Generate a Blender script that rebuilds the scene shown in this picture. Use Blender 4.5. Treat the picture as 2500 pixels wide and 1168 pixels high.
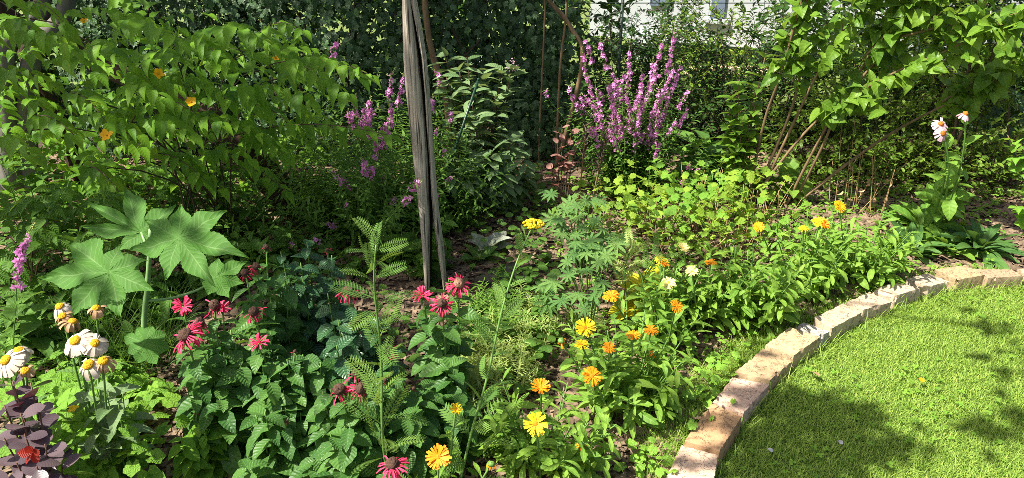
import bpy, math
import numpy as np
from mathutils import Vector
for o in list(bpy.data.objects): bpy.data.objects.remove(o)
SC = bpy.context.scene
COL = SC.collection
R = math.radians

# ------------------------------------------------------------------ camera, sky, sun, exposure
F, CX, CY = 1853.0, 1250.0, 584.0
PITCH, CAMZ = R(25.0), 1.6
cam = bpy.data.cameras.new('camera'); camo = bpy.data.objects.new('camera', cam); COL.objects.link(camo)
camo.location = (0, 0, CAMZ); camo.rotation_euler = (R(90) - PITCH, 0, 0)
cam.sensor_width = 36; cam.lens = 36 * F / 2500; cam.clip_start = .05; cam.clip_end = 500
SC.camera = camo
SUN_EL = R(54); SUN_H = (-.92, -.392)                     # towards the sun: left, a little behind the viewer
SUN = np.array([SUN_H[0]*math.cos(SUN_EL), SUN_H[1]*math.cos(SUN_EL), math.sin(SUN_EL)])
w = bpy.data.worlds.new('World'); SC.world = w; w.use_nodes = True
nt = w.node_tree; nt.nodes.clear()
sky = nt.nodes.new('ShaderNodeTexSky'); sky.sky_type = 'NISHITA'; sky.sun_disc = False
sky.dust_density = 4.; sky.ozone_density = .25; sky.sun_elevation = SUN_EL; sky.sun_rotation = math.atan2(SUN_H[0], SUN_H[1])
bg = nt.nodes.new('ShaderNodeBackground'); bg.inputs[1].default_value = .072
wo = nt.nodes.new('ShaderNodeOutputWorld')
nt.links.new(sky.outputs[0], bg.inputs[0]); nt.links.new(bg.outputs[0], wo.inputs[0])
sl = bpy.data.lights.new('sun', 'SUN'); sl.energy = 5.0; sl.angle = R(.53); sl.color = (1, .94, .82)
so = bpy.data.objects.new('sun', sl); COL.objects.link(so)
so.rotation_euler = Vector(SUN).to_track_quat('Z', 'Y').to_euler()
SC.view_settings.view_transform = 'Standard'; SC.view_settings.look = 'None'
SC.view_settings.gamma = 1; SC.view_settings.exposure = 1.3
SC.render.engine = 'CYCLES'
SC.cycles.max_bounces = 7; SC.cycles.diffuse_bounces = 3; SC.cycles.glossy_bounces = 2
SC.cycles.transmission_bounces = 4; SC.cycles.transparent_max_bounces = 4
SC.cycles.use_denoising = False; SC.cycles.filter_width = .75
try: SC.cycles.denoiser = 'OPENIMAGEDENOISE'
except Exception: pass

# ------------------------------------------------------------------ helpers
A = np.array
CAM = A([0, 0, CAMZ])
FW = A([0, math.cos(PITCH), -math.sin(PITCH)]); UPV = A([0, math.sin(PITCH), math.cos(PITCH)])
def ray(px, py): return FW + A([1., 0, 0]) * ((px-CX)/F) + UPV * ((CY-py)/F)
def P(px, py, Y): r = ray(px, py); return CAM + r * (Y / r[1])          # point on a plane Y metres ahead
def G(px, py, z=0.): r = ray(px, py); return CAM + r * ((z-CAMZ)/r[2])  # point at height z
def nrm(v): v = np.asarray(v, float); return v / np.maximum(np.linalg.norm(v, axis=-1, keepdims=True), 1e-9)
def RG(s): return np.random.default_rng(s)

class M:
    def __init__(s): s.v = []; s.f = []; s.u = []; s.r = []; s.n = 0
    def add(s, v, f, uv=None, r=0.):
        v = np.asarray(v, float); s.v.append(v)
        for q in (f if isinstance(f, list) else [f]):
            if len(q): s.f.append(np.asarray(q, int) + s.n)
        s.u.append(np.zeros((len(v), 2)) if uv is None else np.asarray(uv, float))
        s.r.append(np.broadcast_to(np.asarray(r, float), (len(v),))); s.n += len(v)
    def mesh(s, name, loc, smooth=True):
        me = bpy.data.meshes.new(name)
        v = np.concatenate(s.v) - np.asarray(loc, float); uv = np.concatenate(s.u); r = np.concatenate(s.r)
        tot = np.concatenate([np.full(len(f), f.shape[1]) for f in s.f]); li = np.concatenate([f.ravel() for f in s.f])
        st = np.concatenate([[0], np.cumsum(tot)[:-1]])
        me.vertices.add(len(v)); me.vertices.foreach_set('co', v.astype(np.float32).ravel())
        me.loops.add(len(li)); me.loops.foreach_set('vertex_index', li.astype(np.int32))
        me.polygons.add(len(tot)); me.polygons.foreach_set('loop_start', st.astype(np.int32))
        me.polygons.foreach_set('loop_total', tot.astype(np.int32))
        me.polygons.foreach_set('use_smooth', np.full(len(tot), smooth, bool))
        l = me.uv_layers.new(name='uv'); l.data.foreach_set('uv', uv[li].astype(np.float32).ravel())
        a = me.attributes.new('rnd', 'FLOAT', 'POINT'); a.data.foreach_set('value', r.astype(np.float32))
        me.update(calc_edges=True); return me

def thing(name, label, cat, loc=(0, 0, 0), group=None):
    o = bpy.data.objects.new(name, None); COL.objects.link(o); o.location = [float(x) for x in loc]; o.empty_display_size = .05
    o['label'] = label; o['category'] = cat
    if group: o['group'] = group
    return o
def part(par, name, m, mt, smooth=True, top=None):
    loc = A(par.location) if par is not None else np.zeros(3)
    if par is not None and par.parent is not None: loc = loc * 0 + A(par.parent.location)
    if m.n == 0: return None
    me = m.mesh(name, loc, smooth); me.materials.append(mt)
    o = bpy.data.objects.new(name, me); COL.objects.link(o); o.parent = par
    return o
def sub(par, name, m, mt, smooth=True):      # a sub-part: par is a part (no offset of its own) of a thing
    loc = A(par.parent.location) if par.parent is not None else np.zeros(3)
    me = m.mesh(name, loc, smooth); me.materials.append(mt)
    o = bpy.data.objects.new(name, me); COL.objects.link(o); o.parent = par; return o
def solo(name, m, mt, label=None, cat=None, kind=None, group=None, smooth=True):
    v = np.concatenate(m.v); c = A([0, 0, 0.]) if kind else A([v[:, 0].mean(), v[:, 1].mean(), v[:, 2].min()])
    me = m.mesh(name, c, smooth); me.materials.append(mt); o = bpy.data.objects.new(name, me); COL.objects.link(o)
    o.location = c
    for k, x in (('label', label), ('category', cat), ('kind', kind), ('group', group)):
        if x: o[k] = x
    return o

def bez(a, b, c, n=9):
    t = np.linspace(0, 1, n)[:, None]; a, b, c = map(np.asarray, (a, b, c))
    return a*(1-t)**2 + 2*b*t*(1-t) + c*t*t
def spline(pts, n=6):
    p = np.asarray(pts, float); q = np.vstack([2*p[0]-p[1], p, 2*p[-1]-p[-2]]); out = []
    for i in range(1, len(q)-2):
        t = np.linspace(0, 1, n, endpoint=False)[:, None]
        out.append(.5*(2*q[i] + (q[i+1]-q[i-1])*t + (2*q[i-1]-5*q[i]+4*q[i+1]-q[i+2])*t*t + (3*q[i]-q[i-1]-3*q[i+1]+q[i+2])*t**3))
    return np.vstack(out + [p[-1:]])
def samp(path, t):
    k = t*(len(path)-1); i = int(min(max(math.floor(k), 0), len(path)-2)); f = k-i
    return path[i]*(1-f)+path[i+1]*f, nrm(path[i+1]-path[i])
def tube(m, path, r0, r1=None, sides=6, r=0., bump=0., rg=None, cap=True):
    path = np.asarray(path, float); n = len(path); r1 = r0 if r1 is None else r1
    T = nrm(np.gradient(path, axis=0)); ref = np.where(np.abs(T[:, 2:3]) > .9, A([[1., 0, 0]]), A([[0, 0, 1.]]))
    X = nrm(np.cross(T, ref)); Y = np.cross(T, X)
    for i in range(1, n):
        x = X[i-1] - T[i]*np.dot(X[i-1], T[i]); X[i] = nrm(x); Y[i] = np.cross(T[i], X[i])
    rad = np.linspace(0, 1, n); rad = (r0+(r1-r0)*rad)[:, None] * np.ones((n, sides))
    if bump: rad = rad*(1+bump*(rg or RG(1)).normal(size=rad.shape))
    a = np.arange(sides)*2*math.pi/sides
    v = path[:, None]+X[:, None]*(np.cos(a)[None]*rad)[..., None]+Y[:, None]*(np.sin(a)[None]*rad)[..., None]
    i = np.arange(n-1)[:, None]*sides; j = np.arange(sides)[None]; j2 = (j+1) % sides
    f = np.stack([i+j, i+j2, i+sides+j2, i+sides+j], -1).reshape(-1, 4)
    uv = np.stack(np.broadcast_arrays(a[None]/6.283, np.linspace(0, 1, n)[:, None]), -1).reshape(-1, 2)
    fs = [f]
    if cap:
        tr = A([[0, k+1, k] for k in range(1, sides-1)]); fs += [tr, (n-1)*sides+tr[:, ::-1]]
    m.add(v.reshape(-1, 3), fs, uv, r)
def ball(m, c, rx, rz=None, axis=(0, 0, 1), r=0., bump=0., nu=10, nv=7, rg=None, lo=-1.):
    rz = rx if rz is None else rz; ax = nrm(axis); ref = A([1., 0, 0]) if abs(ax[2]) > .8 else A([0, 0, 1.])
    X = nrm(np.cross(ax, ref)); Y = np.cross(ax, X)
    ph = np.linspace(math.asin(lo), math.pi/2, nv); th = np.arange(nu)*2*math.pi/nu
    q = np.ones((nv, nu)); 
    if bump: q = q+bump*(rg or RG(3)).normal(size=q.shape)
    v = np.asarray(c)+ax*(np.sin(ph)[:, None]*rz*q)[..., None]+(X*np.cos(th)[None, :, None]+Y*np.sin(th)[None, :, None])*(np.cos(ph)[:, None]*rx*q)[..., None]
    i = np.arange(nv-1)[:, None]*nu; j = np.arange(nu)[None]; j2 = (j+1) % nu
    f = np.stack([i+j, i+j2, i+nu+j2, i+nu+j], -1).reshape(-1, 4)
    m.add(v.reshape(-1, 3), f, None, r)
def box(m, c, s, r=0., rot=0.):
    x = A([[a, b, d] for a in (-.5, .5) for b in (-.5, .5) for d in (-.5, .5)])*s
    ca, sa = math.cos(rot), math.sin(rot); x = np.stack([x[:, 0]*ca-x[:, 1]*sa, x[:, 0]*sa+x[:, 1]*ca, x[:, 2]], -1)
    m.add(x+c, A([[0, 1, 3, 2], [4, 6, 7, 5], [0, 4, 5, 1], [2, 3, 7, 6], [0, 2, 6, 4], [1, 5, 7, 3]]), None, r)

# ---- leaf templates: x across, y along (0..1), z up
def blade(wf, nl=6, across=(-1, 0, 1), fold=.25, serr=0., pleat=0., wave=0., stalk=0.):
    t = np.linspace(0, 1, nl+1); u = A(across, float); V = []; UV = []
    for i, a in enumerate(t):
        ww = wf(a)*(1+(serr if i % 2 else -serr)*(0 < i < nl))
        for q in u:
            V.append([q*ww, stalk+a*(1-stalk), fold*abs(q)*ww + pleat*math.sin(i*math.pi)*0 + wave*math.sin(a*9+q*2)*abs(q)]); UV.append([q, a])
    k = len(u); f = [[i*k+j, i*k+j+1, (i+1)*k+j+1, (i+1)*k+j] for i in range(nl) for j in range(k-1)]
    return dict(v=A(V), f=A(f), uv=A(UV))
def merge(ts):
    V, Fq, U, n = [], [], [], 0
    for t in ts: V.append(t['v']); Fq.append(t['f']+n); U.append(t['uv']); n += len(t['v'])
    return dict(v=np.vstack(V), f=np.vstack(Fq), uv=np.vstack(U))
def xf(t, ang=0, s=1, dy=0, tilt=0, dz=0, dx=0):
    v = t['v']*s; c, q = math.cos(tilt), math.sin(tilt); v = np.stack([v[:, 0], v[:, 1]*c-v[:, 2]*q, v[:, 1]*q+v[:, 2]*c], -1)
    c, q = math.cos(ang), math.sin(ang); v = np.stack([v[:, 0]*c-v[:, 1]*q+dx, v[:, 0]*q+v[:, 1]*c+dy, v[:, 2]+dz], -1)
    return dict(v=v, f=t['f'], uv=t['uv'])
def palm(angs, lens, sinus, nl=8, serr=0., bulge=.25, droop=.25, p=1.6, lift=0., full=True, wtip=1.):
    """lobed leaf in its own plane: one sector per lobe, neighbours meeting on the sinus line"""
    o = np.argsort(angs); angs = A(angs)[o]; lens = A(lens)[o]; n = len(angs); parts = []
    sinus = np.broadcast_to(sinus, (n,))
    for k in range(n):
        gl = (angs[k]-angs[k-1]) % (2*math.pi); gr = (angs[(k+1) % n]-angs[k]) % (2*math.pi)
        if not full and k == 0: gl = gr
        if not full and k == n-1: gr = gl
        ha, hb = min(gl/2, 1.25), min(gr/2, 1.25); L = lens[k]; V, UV = [], []
        # sector shared edges: right side (-) angle -ha, left side (+) angle +hb, out to radius sinus
        ss = min(sinus[k], .8*L)
        ts = np.concatenate([np.linspace(0, 1, 3)[:-1]*.999, np.linspace(1, 1+nl, nl+1)])
        for i, q in enumerate(ts):
            row = []
            for sg, h in ((-1, ha), (1, hb)):
                if q <= 1: pt = A([math.cos(h), sg*math.sin(h)])*ss*q
                else:
                    f_ = (q-1)/nl; a0 = ss*math.cos(h); w0 = ss*math.sin(h)
                    a = a0+(L-a0)*f_; ww = w0*(1+bulge*math.sin(min(1, f_*1.5)*math.pi))*max(0, 1-f_**p)*wtip**min(1, f_*4)
                    ww *= 1+(serr if i % 2 else -serr)*(f_ < .99); pt = A([a, sg*ww])
                row.append(pt)
            mid = (row[0][0]+row[1][0])/2
            for uu, pt in ((-1, row[0]), (-.5, A([(row[0][0]+mid)/2, row[0][1]*.5])), (0, A([mid, 0.])), (.5, A([(row[1][0]+mid)/2, row[1][1]*.5])), (1, row[1])):
                rr = np.hypot(*pt); z = -droop*(rr/L)**2*L*.5 + abs(uu)*.05*L*min(1, rr/ss)*(1 if q > 1 else q) + lift*rr
                V.append([pt[0], pt[1], z]); UV.append([uu, min(1, mid/L)])
        Fq = [[i*5+j, i*5+j+1, (i+1)*5+j+1, (i+1)*5+j] for i in range(len(ts)-1) for j in range(4)]
        V = A(V); c, s_ = math.cos(angs[k]), math.sin(angs[k])
        V = np.stack([V[:, 0]*c-V[:, 1]*s_, V[:, 0]*s_+V[:, 1]*c, V[:, 2]], -1)
        parts.append(dict(v=V, f=A(Fq), uv=A(UV)))
    return merge(parts)

def place(m, tpl, p, d, u, L, W=1., bend=0., r=0.):
    p, d, u = (np.atleast_2d(np.asarray(x, float)) for x in (p, d, u)); k = len(p)
    if k == 0: return
    d = nrm(d); L = np.broadcast_to(L, (k,)); W = np.broadcast_to(W, (k,)); b = np.broadcast_to(bend, (k,)); r = np.broadcast_to(r, (k,))
    X = np.cross(d, u); X = np.where(np.linalg.norm(X, axis=1, keepdims=True) < 1e-3, np.cross(d, A([.3, .9, .1])), X); X = nrm(X); N = np.cross(X, d)
    v = tpl['v'][None]; bb = np.where(np.abs(b) < 1e-3, 1e-3, b)[:, None]; th = bb*v[..., 1]
    y = np.sin(th)/bb + v[..., 2]*np.sin(th); z = -(1-np.cos(th))/bb + v[..., 2]*np.cos(th)
    Lc = L[:, None, None]
    V = p[:, None]+Lc*(X[:, None]*(v[..., 0]*W[:, None])[..., None]+d[:, None]*y[..., None]+N[:, None]*z[..., None])
    nv = tpl['v'].shape[0]; Fq = (tpl['f'][None]+(np.arange(k)*nv)[:, None, None]).reshape(-1, tpl['f'].shape[1])
    m.add(V.reshape(-1, 3), Fq, np.tile(tpl['uv'], (k, 1)), np.repeat(r, nv))

class LS:
    def __init__(s): s.a = []
    def add(s, p, d, u, L, W=1., b=.6, r=.5): s.a.append((p, d, u, L, W, b, r))
    def to(s, m, tpl):
        if not s.a: return
        z = list(zip(*s.a)); place(m, tpl, A(z[0]), A(z[1]), A(z[2]), A(z[3]), A(z[4]), A(z[5]), A(z[6]))
ZUP = A([0, 0, 1.])
def nodes(ls, path, t0, t1, n, k, L, rg, pitch=.4, bend=.6, W=1., dphi=1.571, phi0=None, taper=None, uj=.35, down=0., rb=(0, 1)):
    phi = rg.uniform(0, 6.28) if phi0 is None else phi0
    for i in range(n):
        t = t0+(t1-t0)*(i+.5)/n; p, T = samp(path, min(1, t)); ref = ZUP if abs(T[2]) < .9 else A([1., 0, 0])
        e1 = nrm(np.cross(T, ref)); e2 = np.cross(T, e1)
        for j in range(k):
            f = phi+j*2*math.pi/k+rg.normal()*.2; sd = e1*math.cos(f)+e2*math.sin(f); pt = pitch+rg.normal()*.2
            d = sd*math.cos(pt)+T*math.sin(pt)-ZUP*down
            l = L*(rg.uniform(.8, 1.15))*(taper(i/max(1, n-1)) if taper else 1)
            ls.add(p, d, ZUP+T*.5+rg.normal(size=3)*uj, l, W*rg.uniform(.9, 1.1), bend*rg.uniform(.4, 1.5), rg.uniform(*rb))
        phi += dphi
def twigs(ls, c, rad, n, per, L, rg, tl=.12, W=1., bend=.5, up=.3, shell=.55, tw=None, out=1.):
    c = A(c, float); rad = A(rad, float)
    for _ in range(n):
        q = nrm(rg.normal(size=3)); rr = rg.uniform(shell**3, 1)**(1/3); p = c+q*rad*rr
        d = nrm(q*rad/np.max(rad)*out+rg.normal(size=3)*.5+ZUP*up); l = tl*rg.uniform(.6, 1.4); sd = nrm(np.cross(d, ZUP+rg.normal(size=3)*.3))
        pts = [p+d*l*t-ZUP*l*.25*t*t for t in np.linspace(0, 1, 4)]
        if tw is not None: tube(tw, pts, .0018, .0008, 4, cap=False)
        for i in range(per):
            t = (i+.6)/per; s = 1 if i % 2 else -1; pp = p+d*l*t-ZUP*l*.25*t*t
            dd = sd*s*.8+d*.6+rg.normal(size=3)*.3-ZUP*.12
            ls.add(pp, dd, ZUP+rg.normal(size=3)*.35, L*rg.uniform(.65, 1.2), W*rg.uniform(.85, 1.15), bend*rg.uniform(.3, 1.5), rg.uniform())
def petals(m, tpl, c, ax, n, L, W, tilt, rg, r0=0., bend=.3, jit=.1, rlo=0., rhi=1., f0=0.):
    ax = nrm(ax); ref = A([1., 0, 0]) if abs(ax[2]) > .8 else ZUP; X = nrm(np.cross(ax, ref)); Y = np.cross(ax, X)
    f = f0+np.arange(n)*2*math.pi/n+rg.normal(size=n)*jit; rd = X*np.cos(f)[:, None]+Y*np.sin(f)[:, None]
    ti = tilt+rg.normal(size=n)*jit; d = rd*np.cos(ti)[:, None]+ax*np.sin(ti)[:, None]
    place(m, tpl, c+rd*r0, d, np.broadcast_to(ax, (n, 3))+rd*1e-3, L*rg.uniform(.88, 1.08, n), W*rg.uniform(.85, 1.15, n), bend, rg.uniform(rlo, rhi, n))

# ------------------------------------------------------------------ materials
def newmat(name):
    m = bpy.data.materials.new(name); m.use_nodes = True; n = m.node_tree; n.nodes.clear(); return m, n
def N(n, typ, **kw):
    x = n.nodes.new(typ)
    for k, v in kw.items():
        if k.startswith('i_'): x.inputs[int(k[2:])].default_value = v
        else: setattr(x, k, v)
    return x
def mth(n, op, a, b=None, c=None, clamp=False):
    x = N(n, 'ShaderNodeMath', operation=op, use_clamp=clamp)
    for i, q in enumerate((a, b, c)):
        if q is None: continue
        if isinstance(q, (int, float)): x.inputs[i].default_value = q
        else: n.links.new(q, x.inputs[i])
    return x.outputs[0]
def mixc(n, f, a, b, blend='MIX'):
    x = N(n, 'ShaderNodeMix', data_type='RGBA', blend_type=blend)
    for s, q in ((0, f), (6, a), (7, b)):
        if isinstance(q, (int, float)): x.inputs[s].default_value = q
        elif isinstance(q, tuple): x.inputs[s].default_value = (*q, 1) if len(q) == 3 else q
        else: n.links.new(q, x.inputs[s])
    return x.outputs[2]
def leafmat(name, c1, c2, tr=None, vein=None, nv=7., slope=.8, vs=.5, rough=.5, tw=.38, spec=.2, pale=.25, bump=.5, spots=None, edge=None, gain=(1.4, 1.25, .95), sharp=7, midw=9):
    """foliage: colour varies leaf by leaf, lighter midrib and side veins, thin enough to pass light"""
    c1, c2 = (tuple(a*b for a, b in zip(c, gain)) for c in (c1, c2))
    m, n = newmat(name); L = n.links.new
    at = N(n, 'ShaderNodeAttribute', attribute_name='rnd'); uv = N(n, 'ShaderNodeUVMap', uv_map='uv')
    sp = N(n, 'ShaderNodeSeparateXYZ'); L(uv.outputs[0], sp.inputs[0])
    au = mth(n, 'ABSOLUTE', sp.outputs[0])
    no = N(n, 'ShaderNodeTexNoise'); no.inputs['Scale'].default_value = 22; no.inputs['Detail'].default_value = 3
    geo = N(n, 'ShaderNodeNewGeometry'); L(geo.outputs['Position'], no.inputs['Vector'])
    f = mth(n, 'ADD', mth(n, 'MULTIPLY', at.outputs['Fac'], .75), mth(n, 'MULTIPLY', no.outputs[0], .4))
    f = mth(n, 'SUBTRACT', f, .08, clamp=True)
    base = mixc(n, f, c1, c2)
    ph = mth(n, 'SUBTRACT', mth(n, 'MULTIPLY', sp.outputs[1], nv), mth(n, 'MULTIPLY', au, slope))
    sw = mth(n, 'ABSOLUTE', mth(n, 'SUBTRACT', mth(n, 'FRACT', ph), .5))             # 0 on a side vein
    side = mth(n, 'SUBTRACT', 1, mth(n, 'MULTIPLY', sw, sharp), clamp=True)
    mid = mth(n, 'SUBTRACT', 1, mth(n, 'MULTIPLY', au, midw), clamp=True)
    vn = mth(n, 'MAXIMUM', mth(n, 'MULTIPLY', side, .55), mid)
    vc = vein or tuple(min(1, x*1.5+.05) for x in c2)
    col = mixc(n, mth(n, 'MULTIPLY', vn, vs), base, vc)
    if edge: col = mixc(n, mth(n, 'GREATER_THAN', au, .93), col, edge)
    if spots:
        vo = N(n, 'ShaderNodeTexVoronoi'); vo.inputs['Scale'].default_value = spots[1]; L(geo.outputs['Position'], vo.inputs['Vector'])
        col = mixc(n, mth(n, 'LESS_THAN', vo.outputs['Distance'], spots[2]), col, spots[0])
    back = mixc(n, pale, col, tuple(min(1, x*1.3+.03) for x in c2)); bf = mixc(n, geo.outputs['Backfacing'], col, back)
    pr = N(n, 'ShaderNodeBsdfPrincipled'); L(bf, pr.inputs['Base Color']); pr.inputs['Roughness'].default_value = rough
    pr.inputs['Specular IOR Level'].default_value = spec
    bp = N(n, 'ShaderNodeBump'); bp.inputs['Strength'].default_value = bump; bp.inputs['Distance'].default_value = .002
    L(mth(n, 'MULTIPLY', sw, 2), bp.inputs['Height']); L(bp.outputs[0], pr.inputs['Normal'])
    tl = N(n, 'ShaderNodeBsdfTranslucent'); t = tr or tuple(min(1, a*k) for a, k in zip(c2, (2.3, 1.9, 1.)))
    L(mixc(n, .6, col, t), tl.inputs[0])
    mx = N(n, 'ShaderNodeMixShader'); mx.inputs[0].default_value = tw; L(pr.outputs[0], mx.inputs[1]); L(tl.outputs[0], mx.inputs[2])
    o = N(n, 'ShaderNodeOutputMaterial'); L(mx.outputs[0], o.inputs[0]); return m
def plain(name, c1, c2, scale=30., rough=.7, bump=.3, dist=.004, stretch=(1, 1, 1), tw=0., spec=.3, detail=5., c3=None, pores=False):
    """noise-varied surface; rnd attribute shifts the mix piece by piece"""
    m, n = newmat(name); L = n.links.new
    tc = N(n, 'ShaderNodeTexCoord'); mp = N(n, 'ShaderNodeMapping'); mp.inputs['Scale'].default_value = stretch
    L(tc.outputs['Object'], mp.inputs[0]); no = N(n, 'ShaderNodeTexNoise'); no.inputs['Scale'].default_value = scale; no.inputs['Detail'].default_value = detail
    L(mp.outputs[0], no.inputs['Vector']); at = N(n, 'ShaderNodeAttribute', attribute_name='rnd')
    f = mth(n, 'ADD', mth(n, 'MULTIPLY', at.outputs['Fac'], .7), mth(n, 'SUBTRACT', mth(n, 'MULTIPLY', no.outputs[0], 1.5), .45), clamp=True)
    col = mixc(n, f, c1, c2)
    if c3:
        n2 = N(n, 'ShaderNodeTexNoise'); n2.inputs['Scale'].default_value = scale*3.1; n2.inputs['Detail'].default_value = 4; L(mp.outputs[0], n2.inputs['Vector'])
        col = mixc(n, mth(n, 'MULTIPLY', mth(n, 'SUBTRACT', n2.outputs[0], .52), 7, clamp=True), col, c3)
    hgt = no.outputs[0]
    if pores:       # pits, grains and a few hairline cracks in the fired clay
        v = N(n, 'ShaderNodeTexVoronoi'); v.inputs['Scale'].default_value = 170; L(tc.outputs['Object'], v.inputs['Vector'])
        pit = mth(n, 'MULTIPLY', mth(n, 'SUBTRACT', .26, v.outputs['Distance']), 9, clamp=True); ns = N(n, 'ShaderNodeTexNoise'); ns.inputs['Scale'].default_value = 28; L(tc.outputs['Object'], ns.inputs['Vector'])
        pit = mth(n, 'MULTIPLY', pit, mth(n, 'GREATER_THAN', ns.outputs[0], .5)); col = mixc(n, mth(n, 'MULTIPLY', pit, .65), col, tuple(x*.3 for x in c1))
        w3 = N(n, 'ShaderNodeTexNoise'); w3.inputs['Scale'].default_value = 9; w3.inputs['Detail'].default_value = 6; L(tc.outputs['Object'], w3.inputs['Vector'])
        cr = mth(n, 'LESS_THAN', mth(n, 'ABSOLUTE', mth(n, 'SUBTRACT', w3.outputs[0], .56)), .0022); col = mixc(n, mth(n, 'MULTIPLY', cr, .7), col, tuple(x*.25 for x in c1))
        n4 = N(n, 'ShaderNodeTexNoise'); n4.inputs['Scale'].default_value = 260; n4.inputs['Detail'].default_value = 3; L(tc.outputs['Object'], n4.inputs['Vector'])
        col = mixc(n, .5, col, mixc(n, n4.outputs[0], (.25, .25, .25), (.78, .78, .78)), 'OVERLAY')
        hgt = mth(n, 'SUBTRACT', mth(n, 'ADD', no.outputs[0], mth(n, 'MULTIPLY', n4.outputs[0], .35)), mth(n, 'ADD', mth(n, 'MULTIPLY', pit, .8), cr))
    pr = N(n, 'ShaderNodeBsdfPrincipled'); L(col, pr.inputs['Base Color']); pr.inputs['Roughness'].default_value = rough; pr.inputs['Specular IOR Level'].default_value = spec
    bp = N(n, 'ShaderNodeBump'); bp.inputs['Strength'].default_value = bump; bp.inputs['Distance'].default_value = dist; L(hgt, bp.inputs['Height']); L(bp.outputs[0], pr.inputs['Normal'])
    o = N(n, 'ShaderNodeOutputMaterial')
    if tw:
        tl = N(n, 'ShaderNodeBsdfTranslucent'); L(col, tl.inputs[0]); mx = N(n, 'ShaderNodeMixShader'); mx.inputs[0].default_value = tw
        L(pr.outputs[0], mx.inputs[1]); L(tl.outputs[0], mx.inputs[2]); L(mx.outputs[0], o.inputs[0])
    else: L(pr.outputs[0], o.inputs[0])
    return m

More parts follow.
